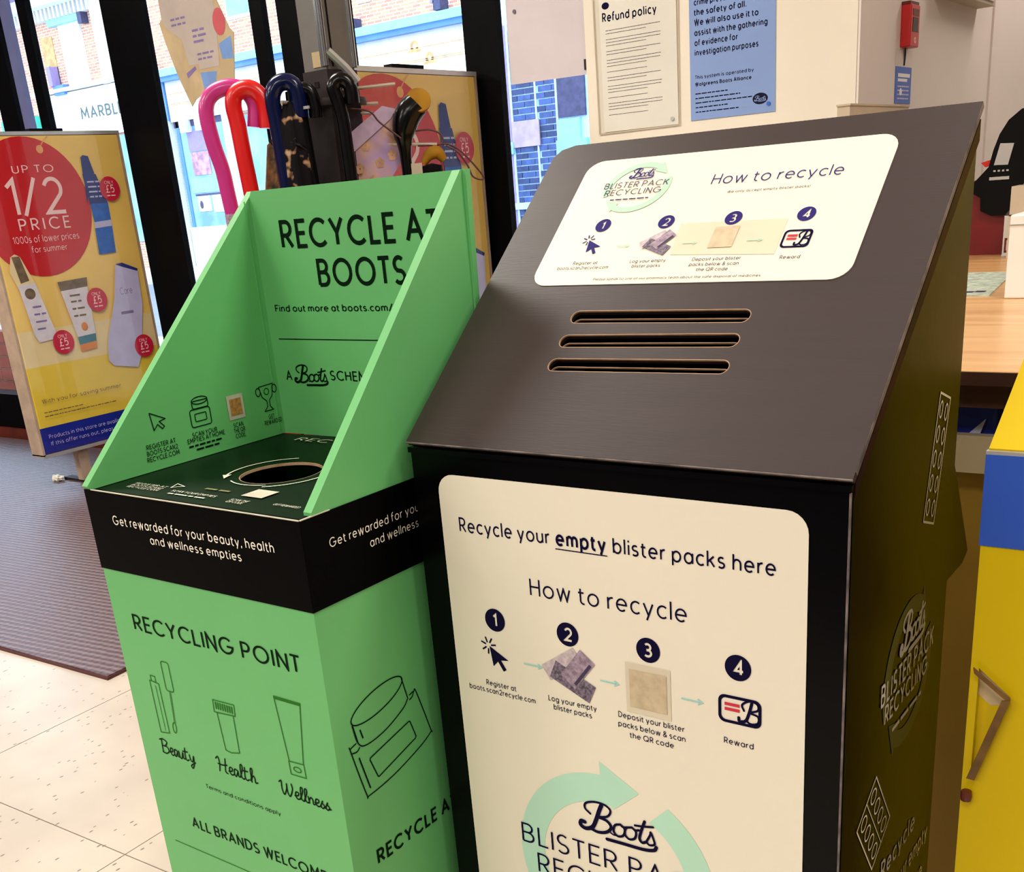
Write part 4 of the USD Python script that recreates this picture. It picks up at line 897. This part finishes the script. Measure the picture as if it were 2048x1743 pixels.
sp_.part('washer', lathe([(.0125, 0.0015), (.013, 0)], 10).apply_transform(trimesh.transformations.rotation_matrix(math.pi / 2, [0, 1, 0])).apply_translation([AX, 4.235, 1.178]), 'dark_metal')

# hanging card on the glass
hc = T('hanging_card', 'yellow cut-out promotion card stuck on the glass above the umbrellas', 'card', at=(-3.8, WY, 1.5))
HF = Face((0, WY, 0), X, Z)
hq = Polygon([(-3.985, 1.95), (-3.985, 1.845), (-4.003, 1.832), (-3.985, 1.760), (-3.945, 1.640), (-3.885, 1.512), (-3.855, 1.535), (-3.775, 1.560), (-3.690, 1.570), (-3.612, 1.548), (-3.604, 1.590), (-3.570, 1.742), (-3.590, 1.760), (-3.640, 1.865), (-3.655, 1.95)])
cd = hc.part('card', HF.slab(hq, .003, .006), 'card_tan')
hp_ = lambda g, mat, off=.0064, name='print': ink(HF, cd, name, g, mat, off, hc)
hp_(Polygon([(-3.980, 1.94), (-3.66, 1.94), (-3.66, 1.80), (-3.80, 1.66), (-3.86, 1.66), (-3.88, 1.76), (-3.95, 1.80), (-3.980, 1.83)]), 'card_mauve'); hp_(Polygon([(-3.80, 1.66), (-3.66, 1.80), (-3.68, 1.64), (-3.80, 1.64)]).buffer(.001), 'card_mauve', .0067)
hp_(Polygon([(-3.665, 1.715), (-3.588, 1.735), (-3.592, 1.655), (-3.655, 1.660)]), 'card_blue'); hp_(Polygon([(-3.80, 1.628), (-3.70, 1.622), (-3.735, 1.545), (-3.79, 1.553)]), 'card_blue')
hp_(ell(-3.643, 1.790, .036, .048), 'card_red', .0068); hp_(Polygon([(-3.885, 1.635), (-3.825, 1.655), (-3.82, 1.643), (-3.88, 1.615)]), 'card_violet')
hp_(unary_union([greek(-3.80, -3.70, z, .012, int(z * 100)) for z in (1.672, 1.690)] + [greek(-3.93, -3.84, z, .012, int(z * 101)) for z in (1.81, 1.83)] + [greek(-3.81, -3.73, z, .014, int(z * 103)) for z in (1.735, 1.755, 1.775)]), 'card_violet', .0068, 'lettering')

# ================================================================ umbrella rack and what hangs on it
rk = T('umbrella_rack', 'grey metal display column with horizontal prongs behind the green bin', 'display rack', at=(-1.58, 1.65, 0))
CX0, CX1, CY0, CY1 = -1.615, -1.557, 1.615, 1.690
rk.part('column', bx(CX0, CX1, CY0, CY1, .02, 2.0), 'grey_metal')
rk.part('sleeve', bx(CX0 - .003, CX1 + .003, CY0 - .003, CY1 + .003, 1.05, 1.325), 'dark_metal', label='darker lower sleeve of the column')
for a, b in ((CX1 + .001, CY0 - .001), (CX1 + .001, CY1)): rk.part('corner_trim', lathe([(.006, 1.33), (.006, 2.0)], 10, at=(a, b, 0)), 'chrome', smooth=40)
rk.part('front_trim', bx(CX1 - .010, CX1 - .001, CY0 - .004, CY0, 1.33, 2.0), 'chrome', label='bright chrome strip on the corner')
rk.part('seam', bx(CX1 - .0005, CX1 + .0008, CY0 + .016, CY0 + .020, 1.33, 2.0), 'black_handle')
rk.part('lug', bx(CX0 + .026, CX0 + .036, CY0 - .0045, CY0 - .003, 1.296, 1.306), 'black_handle')
rk.part('price_label', bx(CX0 + .026, CX0 + .050, CY0 - .002, CY0, 1.330, 1.356), 'card_tan', label='small tan price label')
rk.part('brace', tube([(CX1 + .004, CY0 + .004, 1.355), (CX1 + .020, CY0 + .030, 1.325), (CX1 + .032, CY0 + .045, 1.300)], .008, 8), 'frame_silver')
rk.part('collar', lathe([(.040, 1.262), (.062, 1.264), (.064, 1.270), (.062, 1.276), (.040, 1.278)], 24, at=(-1.586, 1.652, 0)), 'dark_metal', smooth=40)
for p in ([(-1.56, 1.645, 1.290), (-1.485, 1.720, 1.294)], [(-1.585, 1.663, 1.266), (-1.531, 1.717, 1.265)], [(-1.585, 1.663, 1.252), (-1.540, 1.708, 1.249)], [(-1.60, 1.60, 1.270), (-1.665, 1.52, 1.268)], [(-1.60, 1.61, 1.272), (-1.60, 1.53, 1.272)], [(-1.56, 1.67, 1.195), (-1.436, 1.768, 1.183)]):
    rk.part('prong', tube(p, .0032, 8, sm=0), 'prong', smooth=50)
rk.part('label_holder', bx(-1.600, -1.560, 1.558, 1.561, 1.258, 1.263), 'frame_silver')
rk.part('base', lathe([(.0001, 0), (.30, 0), (.30, .012), (.05, .022), (.0001, .022)], 32, at=(-1.586, 1.652, 0)), 'dark_metal')

def umbrella(label, crook, r, hmat, cmat, tip=.30, collar=None, fl=.05):
    x, y, z = crook[0]
    t = T('umbrella', label, 'umbrella', at=(x, y, tip), group=None)
    t.part('handle', tube(crook, r, 14), hmat, smooth=50)
    if collar: t.part('ferrule', lathe([(r * 1.02, z - .035), (r * 1.05, z), (r * .9, z + .004)], 14, at=(x, y, 0)), collar, smooth=40)
    t.part('canopy', lathe([(.0001, z - .02), (.010, z - .035), (.017, z - .06), (.021, z - .16), (.020, z - .42), (.014, tip + .06), (.0001, tip + .05)], 32, at=(x, y, 0), flute=8, depth=.14), cmat, smooth=60)
    t.part('shaft', tube([(x, y, z), (x, y, (z + tip) / 2), (x, y, tip)], .005, 8, sm=0), 'chrome')
    return t
umbrella('umbrella with a thick pink crook handle', [(-1.711, 1.469, 1.087), (-1.713, 1.467, 1.127), (-1.715, 1.465, 1.167), (-1.721, 1.459, 1.211), (-1.724, 1.456, 1.254), (-1.722, 1.458, 1.280), (-1.713, 1.467, 1.297), (-1.697, 1.482, 1.306), (-1.682, 1.498, 1.306), (-1.668, 1.511, 1.297), (-1.660, 1.519, 1.274), (-1.664, 1.515, 1.236)], .0142, 'pink_handle', 'pink_cloth', collar='mauve')
umbrella('umbrella with a glossy bright red crook handle', [(-1.672, 1.492, 1.075), (-1.674, 1.490, 1.135), (-1.676, 1.488, 1.190), (-1.678, 1.487, 1.242), (-1.680, 1.485, 1.272), (-1.676, 1.488, 1.291), (-1.663, 1.500, 1.301), (-1.650, 1.513, 1.298), (-1.641, 1.522, 1.283), (-1.638, 1.525, 1.260), (-1.639, 1.524, 1.232)], .0152, 'red_handle', 'red_cloth')
umbrella('umbrella with a glossy navy blue crook handle', [(-1.616, 1.535, 1.086), (-1.618, 1.532, 1.157), (-1.620, 1.531, 1.227), (-1.622, 1.529, 1.270), (-1.619, 1.531, 1.291), (-1.611, 1.539, 1.304), (-1.601, 1.550, 1.307), (-1.591, 1.559, 1.299), (-1.588, 1.562, 1.279), (-1.589, 1.561, 1.245)], .0150, 'blue_handle', 'navy_cloth')
umbrella('umbrella with a black crook handle left of the column front', [(-1.588, 1.572, 1.110), (-1.590, 1.570, 1.173), (-1.592, 1.568, 1.234), (-1.597, 1.564, 1.264), (-1.594, 1.567, 1.284), (-1.585, 1.576, 1.294), (-1.577, 1.584, 1.288), (-1.574, 1.587, 1.270), (-1.574, 1.587, 1.244)], .0125, 'black_handle', 'black_cloth')
umbrella('umbrella with a black crook handle right of the column', [(-1.526, 1.612, 1.100), (-1.527, 1.611, 1.184), (-1.528, 1.610, 1.236), (-1.531, 1.606, 1.270), (-1.534, 1.602, 1.289), (-1.529, 1.607, 1.301), (-1.520, 1.616, 1.303), (-1.512, 1.624, 1.290), (-1.511, 1.625, 1.262)], .0130, 'black_handle', 'black_cloth')
bf = T('patterned_umbrella', 'black folded umbrella with a pale flecked pattern right of the navy handle', 'umbrella', at=(-1.602, 1.556, .3))
bf.part('canopy', lathe([(.0001, 1.276), (.012, 1.272), (.026, 1.235), (.027, 1.17), (.030, 1.05), (.012, .36), (.0001, .34)], 28, at=(-1.602, 1.553, 0), flute=7, depth=.12), 'dark_floral', smooth=60)
bf.part('tip', lathe([(.0001, 1.292), (.006, 1.290), (.007, 1.268)], 10, at=(-1.602, 1.553, 0)), 'black_handle'); bf.part('tie', tube([(-1.590, 1.530, 1.205), (-1.578, 1.540, 1.198), (-1.574, 1.552, 1.19)], .003, 8), 'black_handle')
lb = T('patterned_umbrella', 'dark folded umbrella with a tan leopard pattern between the red and blue handles', 'umbrella', at=(-1.655, 1.51, .3))
lb.part('canopy', lathe([(.0001, 1.215), (.014, 1.205), (.030, 1.12), (.036, .95), (.014, .36), (.0001, .34)], 28, at=(-1.652, 1.548, 0), flute=7, depth=.15), 'leopard', smooth=60); lb.part('tip', lathe([(.0001, 1.235), (.005, 1.23), (.006, 1.20)], 10, at=(-1.652, 1.548, 0)), 'chrome'); lb.part('strap', tube([(-1.640, 1.525, 1.212), (-1.628, 1.532, 1.190), (-1.622, 1.545, 1.160)], .003, 8), 'black_handle')
fu = T('floral_umbrella', 'lavender folded umbrella with orange flowers hanging at the right of the rack', 'umbrella', at=(-1.52, 1.68, 1.0))
VP = Face((-1.5635, 1.650, 0), np.array([.712, .7022, 0]), Z)
fq = Polygon([(-.004, 1.200), (.072, 1.252), (.096, 1.246), (.108, 1.225), (.104, 1.180), (.108, 1.165), (.080, 1.130), (.05, 1.05), (.0, 1.05)])
b_ = fu.part('folded_canopy', VP.slab(fq.buffer(-.004).buffer(.004), .03, -.002), 'floral'); fu.part('band', VP.slab(Polygon([(-.004, 1.172), (-.004, 1.204), (.076, 1.256), (.098, 1.250), (.088, 1.236)]).buffer(.002), .030, .002), 'lavender', label='plain lavender edge band')
for a, z in ((.036, 1.190), (.060, 1.158), (.020, 1.150), (.085, 1.170), (.045, 1.128), (.010, 1.120), (.092, 1.196)):
    fl5 = unary_union([Point(a + .005 * math.cos(q), z + .006 * math.sin(q)).buffer(.0042) for q in np.radians([18, 90, 162, 234, 306])]); ink(VP, b_, 'flower', fl5, 'petal', .0026 if a < .03 else -.0014, fu)
hm = T('wood_end_umbrella', 'black umbrella handle ending in a round wooden disc', 'umbrella', at=(-1.48, 1.725, 1.0))
hm.part('grip', tube([(-1.459, 1.745, 1.256), (-1.472, 1.732, 1.238), (-1.480, 1.725, 1.210), (-1.481, 1.724, 1.175), (-1.481, 1.724, 1.100)], [.024, .0255, .022, .012, .010], 16), 'black_handle', smooth=50)
dn = np.array([.66, -.60, .42]); dn /= np.linalg.norm(dn); dm = trimesh.creation.cylinder(.0235, .006, sections=28); dm.apply_transform(trimesh.geometry.align_vectors([0, 0, 1], dn)); dm.apply_translation(np.array([-1.4545, 1.7460, 1.2585]) + dn * .008)
hm.part('wooden_disc', dm, 'wood_end', smooth=40); hm.part('shaft', tube([(-1.481, 1.724, 1.10), (-1.481, 1.724, .7)], .0055, 8, sm=0), 'chrome'); hm.part('canopy', lathe([(.0001, 1.12), (.014, 1.10), (.034, .95), (.030, .6), (.0001, .40)], 28, at=(-1.481, 1.724, 0), flute=8, depth=.14), 'black_cloth', smooth=60)
wt = T('compact_umbrella', 'compact black umbrella with an amber wooden knob beside the cords', 'umbrella', at=(-1.445, 1.76, 1.0))
wt.part('knob', tube([(-1.458, 1.749, 1.150), (-1.448, 1.757, 1.166), (-1.437, 1.768, 1.168), (-1.428, 1.776, 1.153)], [.006, .0115, .0120, .0065], 14), 'wood_end', smooth=50); wt.part('cover', lathe([(.0001, 1.150), (.020, 1.145), (.026, 1.0), (.024, .85), (.0001, .84)], 24, at=(-1.447, 1.760, 0), flute=6, depth=.08), 'black_cloth', smooth=60); wt.part('price_tag', VP.slab(rect(.118, 1.128, .140, 1.152), .001, .012), 'beige')
wc = T('wrist_cords', 'thin dark red wrist cords looping over the right wing of the green bin', 'cord', at=(-1.42, 1.78, 1.1))
for p in ([(-1.542, 1.635, 1.257), (-1.511, 1.666, 1.249), (-1.498, 1.679, 1.228), (-1.472, 1.705, 1.198)], [(-1.466, 1.738, 1.209), (-1.446, 1.758, 1.210), (-1.432, 1.772, 1.203), (-1.427, 1.777, 1.190), (-1.430, 1.774, 1.182)],
          [(-1.463, 1.742, 1.183), (-1.439, 1.765, 1.182), (-1.422, 1.782, 1.182), (-1.408, 1.796, 1.172), (-1.392, 1.811, 1.150), (-1.376, 1.828, 1.119), (-1.379, 1.825, 1.113), (-1.390, 1.813, 1.120), (-1.396, 1.807, 1.141), (-1.408, 1.795, 1.166), (-1.424, 1.780, 1.180)]):
    wc.part('cord', tube(p, .0017, 8), 'cord_red')

li = T('paper_scrap', 'small crumpled white paper scrap on the mat near the left poster stand', 'litter', at=(-4.57, 2.648, .01))
v = trimesh.creation.icosphere(2, .03); n_ = np.array([math.sin(7 * a + 5 * b) * .35 + math.cos(9 * c + a * 4) * .3 for a, b, c in v.vertices / .03]); v.vertices = v.vertices * (1 + n_[:, None] * .5) * [1.1, .7, .5] + [-4.57, 2.648, .022]
li.part('scrap', v, 'paper_white'); li.part('fold', rbox(-4.585, -4.553, 2.64, 2.655, .026, .036, .003), 'paper_white')

# ================================================================ the street outside
struct('pavement', bx(-34, 6, 3.33, 7.2, -.2, -.06), 'pavement'); struct('road', bx(-40, 10, 7.2, 14.5, -.3, -.16), 'road'); struct('far_pavement', bx(-40, 10, 14.5, 18, -.2, -.06), 'pavement')
FY = 18.0
ob = T('opposite_building', 'bright red brick shop building with white and blue shopfronts across the street', 'building', at=(-20, FY + .5, 0))
ob.part('brick_wall', bx(-36, 2, FY, FY + 1, -.06, 9.5), 'far_brick')
B = lambda n, x0, x1, z0, z1, d, m, **k: ob.part(n, bx(x0, x1, FY - d, FY + .02, z0, z1), m, **k)
B('cornice', -31, -24.3, 6.12, 6.35, .5, 'far_white'); B('soffit', -31, -24.3, 6.35, 8.0, .9, 'far_violet')
for k in range(26): B('dentil', -28.8 + k * .17, -28.72 + k * .17, 5.86, 6.12, .22, 'far_white')
B('architrave', -26.5, -25.2, 5.72, 5.86, .16, 'far_cyan')
wf = B('window', -26.22, -25.34, 4.36, 5.74, .06, 'far_white', label='white blinded window'); ob.part('pane', bx(-26.14, -25.42, FY - .075, FY - .06, 4.44, 5.66), 'far_white', parent=wf)
B('pilaster', -24.72, -24.38, 4.25, 6.1, .14, 'far_white'); B('recess', -27.10, -26.62, 4.45, 5.55, .02, 'far_orange')
B('wall_lamp', -25.16, -25.0, 5.62, 5.86, .2, 'far_dark')
B('wall_lamp', -26.78, -26.62, 4.42, 4.86, .25, 'far_violet'); B('ornament', -26.72, -26.28, 4.20, 4.42, .2, 'far_blue')
B('ledge', -27.6, -24.25, 4.26, 4.34, .25, 'far_white'); fs = B('fascia', -27.2, -23.05, 3.15, 4.24, .12, 'far_white', label='white shop fascia with dark letters')
FF = Face((0, FY - .12, 0), X, Z)
ink(FF, fs, 'lettering', text('MARBLE', -25.88, 3.58, .23, -24.15, w=.16), 'far_sign', .004, ob); ink(FF, fs, 'rule_line', rect(-27.1, 3.93, -23.1, 3.945), 'far_stone', .004, ob)
B('bracket', -27.25, -26.95, 3.0, 3.95, .3, 'far_white'); B('bracket', -23.3, -23.05, 3.0, 4.2, .3, 'far_white')
for x in (-31.2, -29.6, -28.3): B('shop_window', x, x + 1.1, .6, 3.1, .05, 'far_glass')
B('green_awning', -28.9, -27.35, 3.28, 3.80, .5, 'far_green', label='green awning'); B('green_awning', -31.5, -30.1, 3.0, 3.7, .5, 'far_green', label='green awning')
B('shop_window', -27.0, -25.2, .6, 3.1, .05, 'far_glass'); B('shop_window', -25.0, -23.3, .6, 3.1, .05, 'far_glass')
# middle shopfront
B('ledge', -23.05, -13.0, 4.13, 4.28, .30, 'far_cyan'); B('ledge', -23.05, -13.0, 4.03, 4.13, .24, 'far_blue', label='blue moulding under the ledge')
ob.part('ball_finial', trimesh.creation.icosphere(2, .15).apply_translation([-22.82, FY - .3, 4.43]), 'far_white', smooth=True)
B('pier', -22.96, -22.48, 3.22, 4.03, .16, 'far_blue', label='blue end block of the fascia')
fs2 = B('fascia', -22.46, -13.0, 3.18, 4.03, .12, 'far_stone', label='cream shop fascia')
ink(FF, fs2, 'rule_line', unary_union([rect(-22.4, z, -13.1, z + .012) for z in (3.52, 3.55, 3.76)]), 'far_orange', .004, ob)
for x, z in ((-14.85, 3.80), (-14.50, 3.56)): ink(FF, fs2, 'ornament_print', unary_union([Point(x, z).buffer(.10).difference(Point(x, z).buffer(.05)), rect(x - .16, z - .10, x + .16, z - .06)]), 'far_orange', .004, ob)
B('pilaster', -22.92, -22.52, -.06, 3.22, .18, 'far_white'); B('pilaster', -20.62, -20.40, -.06, 3.20, .18, 'far_white')
sw = B('shop_window', -22.46, -20.62, .84, 3.18, .04, 'far_glass')
S = lambda n, x0, x1, z0, z1, m: ob.part(n, bx(x0, x1, FY - .06, FY - .04, z0, z1), m, parent=sw)
S('frame_bar', -22.40, -22.30, .84, 3.18, 'far_blue'); S('frame_bar', -22.46, -20.62, 3.05, 3.18, 'far_dark'); S('window_poster', -22.05, -21.25, 2.5, 2.95, 'far_violet'); S('window_poster', -22.02, -21.40, 1.98, 2.48, 'far_pink'); S('window_poster', -21.25, -20.9, 1.85, 2.1, 'far_pink')
S('white_board', -21.15, -20.98, 2.0, 2.9, 'far_white'); S('counter_band', -22.2, -20.9, 1.60, 1.92, 'far_cyan'); S('white_panel', -22.05, -21.60, 1.18, 1.52, 'far_white'); S('white_panel', -21.52, -21.15, 1.14, 1.52, 'far_white'); S('dark_bar', -22.1, -21.2, 1.53, 1.57, 'far_dark')
ob.part('round_mark', lathe([(.0001, 0), (.06, 0)], 16).apply_transform(trimesh.transformations.rotation_matrix(math.pi / 2, [1, 0, 0])).apply_transform(np.diag([1, 1, 1.5, 1])).apply_translation([-21.93, FY - .065, 1.33]), 'far_dark', parent=sw)
B('stall_riser', -22.46, -13, -.06, .84, .1, 'far_white'); B('corbel', -22.10, -21.85, 2.92, 3.20, .2, 'far_white'); B('corbel', -21.55, -21.25, 2.92, 3.20, .2, 'far_white')
for x in (-20.3, -18.4, -16.5, -14.6): B('shop_window', x, x + 1.6, .84, 3.1, .04, 'far_glass')
for x0, x1, z0 in ((-20.12, -18.95, 4.98), (-16.30, -15.95, 4.74)):
    wn = B('window', x0, x1, z0, 7.2, .02, 'far_white'); ob.part('pane', bx(x0 + .06, x1 - .06, FY - .04, FY - .02, z0 + .08, 7.1), 'far_cyan', parent=wn); ob.part('sash_bar', bx(x0, x1, FY - .06, FY - .04, z0 + .62, z0 + .68), 'far_blue', parent=wn)
for x, z in ((-16.42, 4.30), (-14.2, 4.31)): B('wall_lamp', x, x + .17, z, z + .17, .25, 'far_dark'); B('wall_lamp', x - .06, x + .02, z + .13, z + .19, .25, 'far_violet')

# a pier of blue bricks nearer by
PY = 12.0; k12 = 12 / 7
pr_ = T('blue_brick_pier', 'blue brick pier with pale joints seen beside the pinkish paper', 'wall', at=(-7.9, PY + .2, 0))
pr_.part('core', bx(-8.70, -5.5, PY + .012, PY + .4, -.06, 3.6), 'blue_mortar')
rng = random.Random(3); stuff = []
for r in range(30):
    z = .70 + r * .0735
    for c in range(-1, 8):
        x0 = -8.50 + c * .205 + (.1025 if r % 2 else 0); x1 = x0 + .193
        segs = []
        for a, b in ((-8.48, -8.145), (-8.12, -7.845)):
            u0, u1 = max(x0, a), min(x1, b)
            if u1 - u0 > .03: segs.append((u0, u1))
        for u0, u1 in segs: pr_.part('brick', bx(u0, u1, PY - rng.uniform(0, .006), PY + .013, z, z + .060), rng.choice(['blue_brick', 'blue_brick', 'blue_brick_dark']))
for a, b in ((-8.515, -8.485), (-8.145, -8.12), (-7.845, -7.815)): pr_.part('pale_strip', bx(a, b, PY - .01, PY + .012, .6, 2.95), 'blue_mortar')
pr_.part('dark_opening', bx(-7.80, -7.42, PY - .02, PY + .012, 1.85, 2.8), 'far_dark'); pr_.part('blue_board', bx(-7.82, -7.50, PY - .03, PY + .012, 1.60, 1.83), 'far_cyan'); pr_.part('sill', bx(-7.84, -7.40, PY - .05, PY + .012, 1.44, 1.60), 'far_cyan')
pr_.part('pink_notice', bx(-8.50, -8.09, PY - .03, PY - .012, 1.57, 1.87), 'far_notice', label='pink and white notice'); pr_.part('teal_box', bx(-8.62, -8.49, PY - .05, PY + .012, 1.50, 1.64), 'far_cyan'); pr_.part('door_edge', bx(-8.72, -8.52, PY - .005, PY + .012, .5, 2.95), 'far_violet'); pr_.part('pale_base', bx(-8.66, -8.20, PY - .04, PY + .012, .84, .92), 'blue_mortar')

# low pink brick wall just outside, at the far left
lw_ = T('low_brick_wall', 'low pink brick wall just outside the glass at the far left', 'wall', at=(-6.6, 3.65, 0))
lw_.part('core', bx(-7.6, -5.9, 3.56, 3.74, -.06, .55), 'pink_mortar')
for r in range(8):
    for c in range(8):
        x0 = -7.58 + c * .225 - (.11 if r % 2 else 0); x1 = min(x0 + .215, -5.9); x0 = max(x0, -7.6)
        if x1 - x0 > .05: lw_.part('brick', bx(x0, x1, 3.546 - rng.uniform(0, .004), 3.562, -.05 + r * .075, .014 + r * .075), 'pink_brick')
